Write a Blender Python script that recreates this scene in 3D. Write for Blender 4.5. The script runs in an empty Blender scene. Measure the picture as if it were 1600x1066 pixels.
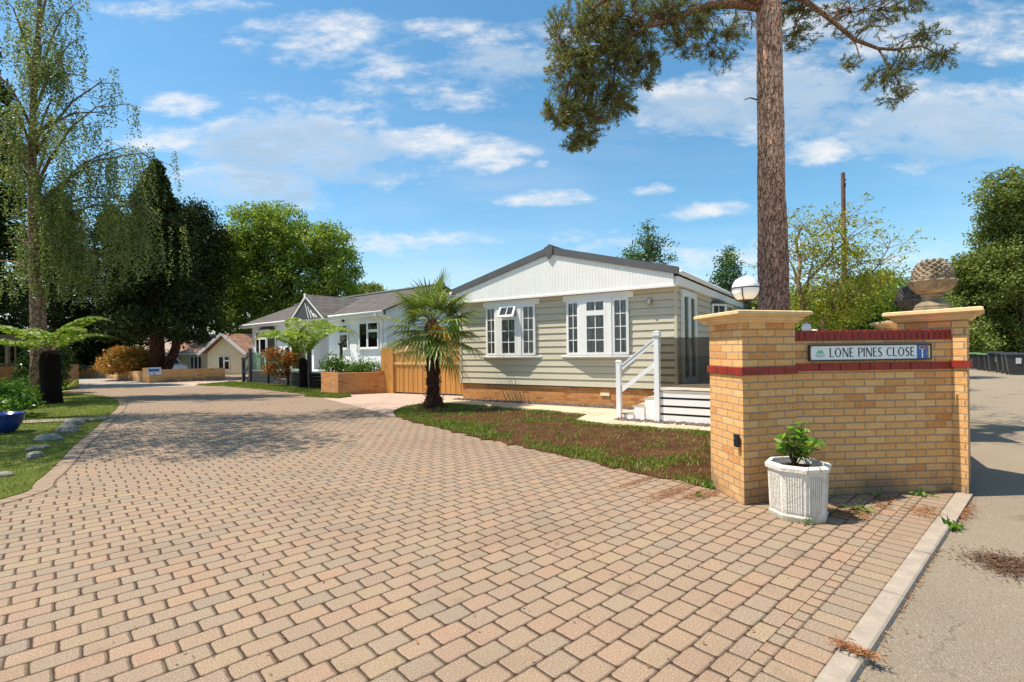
import bpy, math, random
import numpy as np
from mathutils import Vector, Matrix

# ------------------------------------------------------------------ camera, sky, sun
S = bpy.context.scene
C = S.collection
H = 1.55            # eye height
F = 785.0           # focal length in pixels of a 1600 px wide frame
ROLL = 0.0131
cd = bpy.data.cameras.new('camera'); cam = bpy.data.objects.new('camera', cd); C.objects.link(cam)
cam.location = (0, 0, H)
cam.matrix_world = Matrix.Translation((0, 0, H)) @ Matrix.Rotation(math.radians(90), 4, 'X') @ Matrix.Rotation(-ROLL, 4, 'Z')
cd.sensor_width = 36.0; cd.lens = 36.0*F/1600.0
cd.shift_y = 14.4/1600.0
cd.clip_end = 2000.0; cd.clip_start = 0.05
S.camera = cam
S.view_settings.view_transform = 'Standard'; S.view_settings.look = 'None'
S.view_settings.exposure = 0.5; S.view_settings.gamma = 1.0
SUN_EL = math.radians(62.8); SUN_DIR = Vector((-math.cos(SUN_EL)*0.9991, -math.cos(SUN_EL)*0.042, math.sin(SUN_EL)))   # towards the sun
sd = bpy.data.lights.new('sun', 'SUN'); sun = bpy.data.objects.new('sun', sd); C.objects.link(sun)
sd.energy = 4.7; sd.angle = math.radians(0.53); sd.color = (1.0, 0.915, 0.79)
sun.rotation_euler = SUN_DIR.to_track_quat('Z', 'Y').to_euler()

W = bpy.data.worlds.new('World'); S.world = W; W.use_nodes = True

def at(x, y, d):            # a point d metres ahead of the camera on the line of sight through (x, y)
    u = x-800; v = y-547.4
    U = u*math.cos(ROLL)-v*math.sin(ROLL); V = v*math.cos(ROLL)+u*math.sin(ROLL)
    return Vector((U/F*d, d, H-V/F*d))
def gp(x, y, z=0.0):        # where the line of sight through (x, y) meets the level z
    u = x-800; v = y-547.4
    U = u*math.cos(ROLL)-v*math.sin(ROLL); V = v*math.cos(ROLL)+u*math.sin(ROLL)
    d = (H-z)*F/V
    return Vector((U/F*d, d, z))

# ------------------------------------------------------------------ node helpers
class X:
    def __init__(s, nt, sock): s.nt = nt; s.k = sock
    def _b(s, op, a, b=None, c=None):
        n = s.nt.nodes.new('ShaderNodeMath'); n.operation = op
        for i, v in enumerate((a, b, c)):
            if v is None: continue
            if isinstance(v, X): s.nt.links.new(v.k, n.inputs[i])
            else: n.inputs[i].default_value = v
        return X(s.nt, n.outputs[0])
    def __add__(s, o): return s._b('ADD', s, o)
    __radd__ = __add__
    def __sub__(s, o): return s._b('SUBTRACT', s, o)
    def __rsub__(s, o): return s._b('SUBTRACT', o, s)
    def __mul__(s, o): return s._b('MULTIPLY', s, o)
    __rmul__ = __mul__
    def __truediv__(s, o): return s._b('DIVIDE', s, o)
    def floor(s): return s._b('FLOOR', s)
    def fract(s): return s._b('FRACT', s)
    def abs(s): return s._b('ABSOLUTE', s)
    def max(s, o): return s._b('MAXIMUM', s, o)
    def min(s, o): return s._b('MINIMUM', s, o)
    def sqrt(s): return s._b('SQRT', s)
    def pow(s, o): return s._b('POWER', s, o)
    def lt(s, o): return s._b('LESS_THAN', s, o)
    def gt(s, o): return s._b('GREATER_THAN', s, o)
    def ss(s, a, b):        # 0..1 between a and b
        n = s.nt.nodes.new('ShaderNodeMapRange'); n.interpolation_type = 'SMOOTHSTEP'
        s.nt.links.new(s.k, n.inputs[0]); n.inputs[1].default_value = a; n.inputs[2].default_value = b
        return X(s.nt, n.outputs[0])

class NT:
    def __init__(s, name):
        s.m = bpy.data.materials.new(name); s.m.use_nodes = True; s.t = s.m.node_tree; s.n = s.t.nodes; s.l = s.t.links
        s.n.clear()
        s.out = s.n.new('ShaderNodeOutputMaterial'); s.b = s.n.new('ShaderNodeBsdfPrincipled')
        s.l.new(s.b.outputs[0], s.out.inputs[0])
        s.tc = s.n.new('ShaderNodeTexCoord')
    def uv(s): return s.tc.outputs['UV']
    def obj(s): return s.tc.outputs['Object']
    def sep(s, sock):
        n = s.n.new('ShaderNodeSeparateXYZ'); s.l.new(sock, n.inputs[0]); return [X(s.t, o) for o in n.outputs]
    def comb(s, x, y, z=0.0):
        n = s.n.new('ShaderNodeCombineXYZ')
        for i, v in enumerate((x, y, z)):
            if isinstance(v, X): s.l.new(v.k, n.inputs[i])
            else: n.inputs[i].default_value = v
        return n.outputs[0]
    def noise(s, vec, scale, detail=3, rough=0.55):
        n = s.n.new('ShaderNodeTexNoise'); n.inputs['Scale'].default_value = scale; n.inputs['Detail'].default_value = detail
        n.inputs['Roughness'].default_value = rough
        s.l.new(vec, n.inputs['Vector']); return X(s.t, n.outputs[0])
    def voro(s, vec, scale, out='Distance'):
        n = s.n.new('ShaderNodeTexVoronoi'); n.inputs['Scale'].default_value = scale; s.l.new(vec, n.inputs['Vector'])
        return X(s.t, n.outputs[out])
    def white(s, vec):
        n = s.n.new('ShaderNodeTexWhiteNoise'); n.noise_dimensions = '3D'; s.l.new(vec, n.inputs['Vector']); return X(s.t, n.outputs[0])
    def scalev(s, vec, v):
        n = s.n.new('ShaderNodeMapping'); n.inputs['Scale'].default_value = v; s.l.new(vec, n.inputs[0]); return n.outputs[0]
    def ramp(s, f, stops, const=False):
        n = s.n.new('ShaderNodeValToRGB'); s.l.new(f.k, n.inputs[0]); e = n.color_ramp.elements
        if const: n.color_ramp.interpolation = 'CONSTANT'
        while len(e) < len(stops): e.new(0.5)
        for i, (p, c) in enumerate(stops): e[i].position = p; e[i].color = (*c, 1)
        return n.outputs[0]
    def mix(s, f, a, b, mode='MIX'):
        n = s.n.new('ShaderNodeMix'); n.data_type = 'RGBA'; n.blend_type = mode
        if isinstance(f, X): s.l.new(f.k, n.inputs[0])
        else: n.inputs[0].default_value = f
        for i, v in ((6, a), (7, b)):
            if isinstance(v, tuple): n.inputs[i].default_value = (*v, 1)
            else: s.l.new(v, n.inputs[i])
        return n.outputs[2]
    def bump(s, h, dist=0.01, strength=1.0):
        n = s.n.new('ShaderNodeBump'); n.inputs['Distance'].default_value = dist; n.inputs['Strength'].default_value = strength
        s.l.new(h.k, n.inputs['Height']); s.l.new(n.outputs[0], s.b.inputs['Normal'])
    def col(s, c):
        if isinstance(c, tuple): s.b.inputs['Base Color'].default_value = (*c, 1)
        else: s.l.new(c, s.b.inputs['Base Color'])
    def rough(s, r):
        if isinstance(r, X): s.l.new(r.k, s.b.inputs['Roughness'])
        else: s.b.inputs['Roughness'].default_value = r

def dark(c, k): return tuple(max(0, min(1, v*k)) for v in c)

def plain(name, c, rough=0.6, var=0.12, scale=6.0, bump=0.0, bscale=60.0, metal=0.0, stretch=(1, 1, 1), spec=0.5):
    t = NT(name); v = t.scalev(t.obj(), stretch)
    n = t.noise(v, scale, 4)
    n2 = t.noise(v, scale*7, 3)
    f = n*0.65+n2*0.35
    t.col(t.ramp(f, [(0.3, dark(c, 1-var)), (0.7, dark(c, 1+var))]))
    t.rough(rough); t.b.inputs['Metallic'].default_value = metal
    t.b.inputs['Specular IOR Level'].default_value = spec
    if bump: t.bump(t.noise(v, bscale, 4), bump)
    return t.m

def brick_mat(name, c1, c2, c3, mortar, dirt=True):
    t = NT(name)
    uv = t.uv(); u, v, _ = t.sep(uv)
    nz = t.noise(t.comb(u, v), 9, 2)
    u = u+(nz-0.5)*0.007; v = v+(t.noise(t.comb(u, v), 13, 2)-0.5)*0.007
    Lb, Wb = 0.225, 0.075
    row = (v/Wb).floor(); fv = (v/Wb).fract()
    ur = u/Lb+(row*0.5).fract(); cu = ur.floor(); fu = ur.fract()
    px = (fu-0.5).abs()*Lb; py = (fv-0.5).abs()*Wb; r = 0.007; g = 0.005
    qx = (px-(Lb/2-g-r)).max(0.0); qy = (py-(Wb/2-g-r)).max(0.0)
    d = (qx*qx+qy*qy).sqrt()-r
    joint = d.ss(-0.0015, 0.002)
    w = t.white(t.comb(cu, row, 3.0)); 
    colr = t.ramp(w, [(0.0, c1), (0.45, c2), (0.8, c2), (1.0, c3)])
    big = t.noise(t.comb(u, v), 1.7, 3)
    sm = t.noise(t.comb(u, v), 28, 4)
    colr = t.mix(sm.ss(0.55, 0.75)*0.5, colr, dark(c3, 0.75))
    colr = t.mix(sm.ss(0.5, 0.28)*0.35, colr, dark(c1, 1.25))
    c = t.mix(joint, colr, mortar)
    if dirt:
        dd = (v.ss(0.42, 0.0))*(big.ss(0.3, 0.6))*0.8
        c = t.mix(dd, c, (0.10, 0.085, 0.07))
    c = t.mix(big.ss(0.5, 0.8)*0.16, c, (0.62, 0.50, 0.42))
    t.col(c); t.rough(0.9)
    h = (1.0-joint)*1.0+t.noise(t.comb(u, v), 45, 4)*0.45+w*0.25
    t.bump(h, 0.014)
    return t.m

def paving_mat(name, L, Wd, cols, wa=0.022, seam=(0.05, 0.025, 0.012), off=0.5, r=0.022, g=0.0045, tone=1.0):
    t = NT(name)
    u, v, _ = t.sep(t.uv()); raw = t.comb(u, v)
    wob = t.noise(raw, 5, 2); wob2 = t.noise(t.comb(v, u, 4.0), 5, 2)
    u = u+(wob-0.5)*wa; v = v+(wob2-0.5)*wa
    row = (v/Wd).floor(); fv = (v/Wd).fract()
    rr = t.white(t.comb(row, 7.0, 1.0))
    ur = u/L+(row*off).fract()+rr*(0.22 if off else 0.0); cu = ur.floor(); fu = ur.fract()
    w0 = t.white(t.comb(cu, row, 9.0))
    px = (fu-0.5+(w0-0.5)*0.02).abs()*L; py = (fv-0.5).abs()*Wd
    qx = (px-(L/2-g-r)).max(0.0); qy = (py-(Wd/2-g*0.6-r)).max(0.0)
    fine = t.noise(raw, 60, 3)
    d = (qx*qx+qy*qy).sqrt()-r+(fine-0.5)*0.006
    joint = d.ss(-0.0035, 0.0025)
    w = t.white(t.comb(cu, row, 1.0)); w2 = t.white(t.comb(cu, row, 5.0))
    c = t.ramp(w, [(i/(len(cols)-1), k) for i, k in enumerate(cols)])
    c = t.mix((w2*0.5), c, dark(cols[0], 0.92))
    # speckled aggregate
    sp = t.noise(raw, 120, 3, 0.7); c = t.mix(sp.ss(0.54, 0.68)*0.6, c, (0.66, 0.56, 0.44)); c = t.mix(sp.ss(0.47, 0.34)*0.75, c, (0.10, 0.065, 0.045))
    mid = t.noise(raw, 22, 4); c = t.mix(mid.ss(0.5, 0.75)*0.25, c, (0.26, 0.19, 0.13))
    stain = t.noise(raw, 0.7, 5); c = t.mix(stain.ss(0.50, 0.70)*0.42, c, (0.22, 0.15, 0.10)); st2 = t.noise(raw, 3.1, 4); c = t.mix(st2.ss(0.60, 0.72)*0.35, c, (0.17, 0.12, 0.08))
    moss = t.noise(raw, 2.6, 3); sc = t.mix(moss.ss(0.56, 0.7)*0.6, seam, (0.09, 0.085, 0.02))
    c = t.mix(joint, c, sc)
    if tone != 1.0: c = t.mix(1.0, c, (tone, tone, tone), 'MULTIPLY')
    t.col(c); t.rough(0.85); t.b.inputs['Specular IOR Level'].default_value = 0.3
    h = d.ss(0.004, -0.014)+fine*0.10+sp*0.06+w2*0.12
    t.bump(h, 0.011)
    return t.m

def asphalt_mat(name, base, pale):
    t = NT(name); o = t.obj()
    a = t.voro(o, 130); b = t.noise(o, 0.5, 5); c = t.noise(o, 90, 3); w = t.voro(o, 130, 'Color')
    sp = t.noise(o, 75, 4, 0.75)
    k = t.ramp(c*0.5+b*0.5, [(0.35, base), (0.65, pale)])
    k = t.mix(sp.ss(0.56, 0.7)*0.75, k, (0.62, 0.55, 0.45)); k = t.mix(sp.ss(0.43, 0.30)*0.7, k, (0.08, 0.065, 0.05))
    k = t.mix(b.ss(0.58, 0.75)*0.4, k, dark(base, 0.6))
    t.col(k); t.rough(0.9); t.b.inputs['Specular IOR Level'].default_value = 0.25
    cv = t.n.new('ShaderNodeTexVoronoi'); cv.feature = 'DISTANCE_TO_EDGE'; cv.inputs['Scale'].default_value = 0.55
    xo, yo, zo = t.sep(o); t.l.new(t.comb(xo+(t.noise(o, 2.2, 5)-0.5)*0.9, yo+(t.noise(o, 2.7, 5)-0.5)*0.9), cv.inputs['Vector'])
    crack = X(t.t, cv.outputs[0]).ss(0.010, 0.002)*t.noise(o, 0.35, 2).ss(0.48, 0.6); k2 = t.mix(crack*0.75, k, (0.06, 0.045, 0.03)); t.col(k2)
    t.bump(a*0.5+sp*0.8-crack*1.0, 0.012)
    return t.m

def leaf_mat(name, c1, c2, c3=None, trans=0.35, rough=0.45, nscale=0.6, spec=0.35):
    t = NT(name)
    g = t.n.new('ShaderNodeNewGeometry'); r = X(t.t, g.outputs['Random Per Island'])
    n = t.noise(t.obj(), nscale, 3)
    st = [(0.15, c1), (0.75, c2)] + ([(0.97, c3)] if c3 else [])
    col = t.ramp(r*0.75+n*0.5-0.12, st)
    t.col(col); t.rough(rough); t.b.inputs['Specular IOR Level'].default_value = spec
    tr = t.n.new('ShaderNodeBsdfTranslucent'); mx = t.n.new('ShaderNodeMixShader'); mx.inputs[0].default_value = trans
    hs = t.mix(1.0, col, (1.0, 1.0, 0.55), 'MULTIPLY'); t.l.new(hs, tr.inputs[0])
    t.l.new(t.b.outputs[0], mx.inputs[1]); t.l.new(tr.outputs[0], mx.inputs[2]); t.l.new(mx.outputs[0], t.out.inputs[0])
    return t.m

def bark_mat(name, c1, c2, zs=0.35, scale=14, dist=0.03, low=None, lowz=4.0):
    t = NT(name); v = t.scalev(t.obj(), (1, 1, zs))
    b = t.noise(v, scale*1.2, 5); fn = t.noise(v, scale*6, 3)
    vv = t.n.new('ShaderNodeTexVoronoi'); vv.feature = 'DISTANCE_TO_EDGE'; vv.inputs['Scale'].default_value = scale
    wv = t.n.new('ShaderNodeVectorMath'); wv.operation = 'ADD'; cw = t.comb((b-0.5)*0.10, (fn-0.5)*0.05, (b-0.5)*0.2)
    t.l.new(v, wv.inputs[0]); t.l.new(cw, wv.inputs[1]); t.l.new(wv.outputs[0], vv.inputs['Vector'])
    a = X(t.t, vv.outputs[0]).ss(0.0, 0.11)
    h = a*0.45+b*0.7
    c = t.ramp(h, [(0.38, dark(c1, 0.5)), (0.62, c1), (0.9, c2)])
    if low:
        x, y, z = t.sep(t.obj()); k = (z+(b-0.5)*1.5).ss(lowz+1.5, lowz-1.5)
        c = t.mix(k, c, t.ramp(h, [(0.4, dark(low, 0.4)), (0.65, low), (0.95, dark(low, 1.7))]))
    c = t.mix(fn.ss(0.55, 0.75)*0.4, c, dark(c2, 1.3))
    t.col(c); t.rough(0.95); t.b.inputs['Specular IOR Level'].default_value = 0.15
    t.bump(h+fn*0.25, dist)
    return t.m

def glass_mat(name, tint=(1, 1, 1), rough=0.02, refl=1.0, opacity=0.0, body=(0.02, 0.02, 0.02)):
    t = NT(name); t.col(body); t.rough(rough)
    tr = t.n.new('ShaderNodeBsdfTransparent'); tr.inputs[0].default_value = (*tint, 1)
    gl = t.n.new('ShaderNodeBsdfGlossy'); gl.inputs['Roughness'].default_value = rough
    fr = t.n.new('ShaderNodeFresnel'); fr.inputs[0].default_value = 1.5
    m1 = t.n.new('ShaderNodeMixShader'); m2 = t.n.new('ShaderNodeMixShader')
    f = X(t.t, fr.outputs[0])*refl
    t.l.new(f.k, m1.inputs[0]); t.l.new(tr.outputs[0], m1.inputs[1]); t.l.new(gl.outputs[0], m1.inputs[2])
    m2.inputs[0].default_value = opacity; t.l.new(m1.outputs[0], m2.inputs[1]); t.l.new(t.b.outputs[0], m2.inputs[2])
    t.l.new(m2.outputs[0], t.out.inputs[0])
    return t.m

def timber_mat(name, c1, c2, board=0.1):
    t = NT(name); u, v, _ = t.sep(t.uv())
    cell = (u/board).floor(); w = t.white(t.comb(cell, 0.0, 2.0))
    gr = t.noise(t.comb(u*14, v*1.2, w*9), 4, 5)
    c = t.ramp(gr*0.6+w*0.4, [(0.25, c1), (0.75, c2)])
    kn = t.voro(t.comb(u*7, v*2.2), 1.0).ss(0.14, 0.05); c = t.mix(kn*0.6, c, dark(c1, 0.4))
    t.col(c); t.rough(0.6); t.bump(gr, 0.003)
    return t.m

def roof_mat(name, c1, c2, rowh=0.32, colw=0.3):
    t = NT(name); u, v, _ = t.sep(t.uv())
    row = (v/rowh).floor(); fv = (v/rowh).fract(); ur = u/colw+(row*0.5).fract(); fu = ur.fract(); cu = ur.floor()
    w = t.white(t.comb(cu, row, 1.0)); n = t.noise(t.comb(u, v), 2.0, 4)
    c = t.ramp(w*0.4+n*0.6, [(0.3, c1), (0.7, c2)])
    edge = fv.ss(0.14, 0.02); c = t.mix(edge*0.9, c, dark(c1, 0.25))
    t.col(c); t.rough(0.85)
    h = fv*-1.0+(fu-0.5).abs()*0.6
    t.bump(h, 0.03)
    return t.m

def ground_mix(name, c1, c2, c3, scale=1.2, bump=0.02, bscale=30):
    t = NT(name); o = t.obj(); a = t.noise(o, scale, 6, 0.65); b = t.noise(o, scale*14, 4)
    c = t.ramp(a*0.6+b*0.4, [(0.32, c1), (0.5, c2), (0.68, c3)])
    t.col(c); t.rough(0.95); t.b.inputs['Specular IOR Level'].default_value = 0.1
    t.bump(t.noise(o, bscale, 5), bump)
    return t.m

MT = {}
MT['brick'] = brick_mat('yellow_brick', (0.77, 0.46, 0.19), (0.70, 0.365, 0.125), (0.56, 0.22, 0.06), (0.40, 0.31, 0.215))
MT['brick2'] = brick_mat('orange_brick', (0.66, 0.31, 0.095), (0.58, 0.225, 0.06), (0.42, 0.12, 0.03), (0.52, 0.36, 0.20), dirt=False)
MT['redbrick'] = plain('red_engineering_brick', (0.27, 0.022, 0.011), 0.55, 0.3, 9, 0.003, 90)
MT['mortar'] = plain('pale_mortar', (0.52, 0.42, 0.32), 0.95, 0.2, 30, 0.003, 120)
MT['stone'] = plain('buff_cast_stone', (0.72, 0.51, 0.26), 0.85, 0.22, 7, 0.003, 70)
MT['weather'] = plain('weathered_stone', (0.26, 0.20, 0.13), 0.95, 0.75, 9, 0.02, 34)
MT['weatherdark'] = plain('dark_weathered_stone', (0.075, 0.065, 0.055), 0.95, 0.7, 9, 0.02, 34)
PC = [(0.312, 0.214, 0.136), (0.35, 0.232, 0.147), (0.292, 0.22, 0.15), (0.338, 0.242, 0.144), (0.36, 0.217, 0.138), (0.265, 0.205, 0.147), (0.328, 0.225, 0.143)]
MT['paving'] = paving_mat('block_paving', 0.205, 0.148, PC)
MT['soldier'] = paving_mat('soldier_paving', 0.2, 0.138, PC, off=0.0, g=0.003, wa=0.002)
MT['smallset'] = paving_mat('small_setts', 0.115, 0.083, PC, off=0.0, r=0.014, wa=0.002)
MT['drivepave'] = paving_mat('pink_paving', 0.2, 0.1, [(0.54, 0.38, 0.29), (0.57, 0.41, 0.31), (0.52, 0.39, 0.31)], seam=(0.30, 0.22, 0.17), r=0.006, g=0.002)
MT['asphalt'] = asphalt_mat('worn_asphalt', (0.27, 0.215, 0.15), (0.36, 0.29, 0.205))
MT['lane'] = asphalt_mat('grey_lane', (0.36, 0.31, 0.25), (0.44, 0.38, 0.31))
MT['kerb'] = plain('concrete_kerb', (0.37, 0.305, 0.235), 0.9, 0.2, 8, 0.003, 160)
MT['slab'] = plain('cream_slab', (0.62, 0.50, 0.34), 0.85, 0.12, 4, 0.003, 90)
MT['soil'] = ground_mix('bare_soil', (0.05, 0.021, 0.009), (0.11, 0.048, 0.021), (0.20, 0.098, 0.045), 2.5, 0.07, 26)
MT['turf'] = ground_mix('turf', (0.09, 0.10, 0.02), (0.13, 0.16, 0.025), (0.21, 0.21, 0.06), 1.6, 0.04, 60)
MT['ground'] = ground_mix('rough_ground', (0.06, 0.07, 0.02), (0.10, 0.09, 0.04), (0.14, 0.12, 0.06), 0.6, 0.05, 6)
MT['slate'] = plain('plum_slate', (0.17, 0.125, 0.115), 0.7, 0.4, 14, 0, 10)
MT['white'] = plain('white_upvc', (0.86, 0.85, 0.82), 0.35, 0.03, 4)
MT['whitepaint'] = plain('white_painted_board', (0.90, 0.88, 0.83), 0.5, 0.05, 3, 0.002, 40)
MT['clad'] = plain('sage_cladding', (0.57, 0.52, 0.39), 0.7, 0.07, 5, 0.002, 50, stretch=(1, 1, 6))
MT['render'] = plain('white_render', (0.86, 0.87, 0.88), 0.85, 0.05, 5, 0.006, 60)
MT['cream'] = plain('cream_render', (0.86, 0.76, 0.50), 0.85, 0.05, 4, 0.004, 60)
MT['darktrim'] = plain('charcoal_trim', (0.075, 0.075, 0.08), 0.5, 0.2, 6)
MT['darkboard'] = plain('charcoal_board', (0.042, 0.046, 0.052), 0.5, 0.2, 8)
MT['roofdark'] = roof_mat('grey_brown_tiles', (0.075, 0.062, 0.052), (0.125, 0.105, 0.088))
MT['roofred'] = roof_mat('red_brown_tiles', (0.26, 0.125, 0.075), (0.36, 0.19, 0.12))
MT['roofgrey'] = plain('slate_grey_roof', (0.10, 0.10, 0.105), 0.6, 0.2, 6)
MT['timber'] = timber_mat('golden_timber', (0.46, 0.19, 0.035), (0.62, 0.295, 0.07))
MT['oldtimber'] = timber_mat('brown_timber', (0.15, 0.085, 0.045), (0.24, 0.15, 0.08))
MT['decktop'] = plain('beige_deck_board', (0.52, 0.44, 0.33), 0.7, 0.1, 5)
MT['glass'] = glass_mat('window_glass', (0.80, 0.84, 0.82), 0.01, 1.0)
MT['smoke'] = glass_mat('smoked_glass', (0.47, 0.46, 0.45), 0.02, 0.7, 0.03, (0.02, 0.02, 0.02))
MT['greenglass'] = glass_mat('green_glass', (0.72, 0.86, 0.79), 0.02, 0.6, 0.03, (0.45, 0.62, 0.52))
MT['net'] = plain('net_curtain', (0.40, 0.39, 0.37), 0.95, 0.8, 5, 0, 10, stretch=(7, 7, 0.5))
MT['unlitdark'] = plain('unlit_dark', (0.035, 0.025, 0.022), 0.9, 0.5, 2)  # near-black that stands in for shade behind glass and under the deck
MT['black'] = plain('black_plastic', (0.012, 0.012, 0.013), 0.35, 0.2, 8)
MT['iron'] = plain('black_iron', (0.02, 0.02, 0.02), 0.4, 0.2, 8)
t = NT('white_painted_concrete'); x_, y_, z_ = t.sep(t.obj()); n1 = t.noise(t.obj(), 9, 5); n2 = t.noise(t.obj(), 38, 4)
c_ = t.ramp(n2*0.5+n1*0.5, [(0.3, (0.56, 0.49, 0.40)), (0.5, (0.76, 0.70, 0.61)), (0.7, (0.82, 0.77, 0.69))])
c_ = t.mix((z_+(n1-0.5)*0.16).ss(0.12, 0.0)*0.8, c_, (0.36, 0.31, 0.20)); c_ = t.mix(n2.ss(0.60, 0.70)*0.45, c_, (0.40, 0.36, 0.29)); t.col(c_); t.rough(0.9); t.bump(n2*0.7+t.noise(t.obj(), 110, 3)*0.4, 0.012); MT['concretewhite'] = t.m
MT['bark_pine'] = bark_mat('pine_bark', (0.47, 0.235, 0.145), (0.84, 0.53, 0.37), 0.42, 17, 0.028, low=(0.27, 0.155, 0.115), lowz=4.1)
MT['bark_pineup'] = bark_mat('orange_pine_bark', (0.19, 0.10, 0.06), (0.36, 0.22, 0.14), 0.4, 20, 0.01)
MT['bark_birch'] = bark_mat('birch_bark', (0.20, 0.095, 0.06), (0.38, 0.25, 0.19), 0.8, 9, 0.03)
MT['bark'] = bark_mat('brown_bark', (0.10, 0.06, 0.042), (0.19, 0.12, 0.085), 0.3, 12, 0.04)
MT['bark_red'] = bark_mat('reddish_bark', (0.065, 0.028, 0.02), (0.13, 0.06, 0.042), 0.25, 9, 0.05)
MT['bark_az'] = bark_mat('warm_bark', (0.27, 0.16, 0.10), (0.40, 0.27, 0.18), 0.5, 18, 0.01)
MT['fibre'] = bark_mat('palm_fibre', (0.085, 0.035, 0.022), (0.20, 0.10, 0.06), 1.5, 26, 0.03)
MT['fernfibre'] = bark_mat('fern_fibre', (0.012, 0.008, 0.006), (0.035, 0.02, 0.014), 1.0, 30, 0.03)
MT['pole'] = bark_mat('creosote_pole', (0.15, 0.062, 0.04), (0.27, 0.16, 0.115), 0.08, 30, 0.006)

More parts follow.
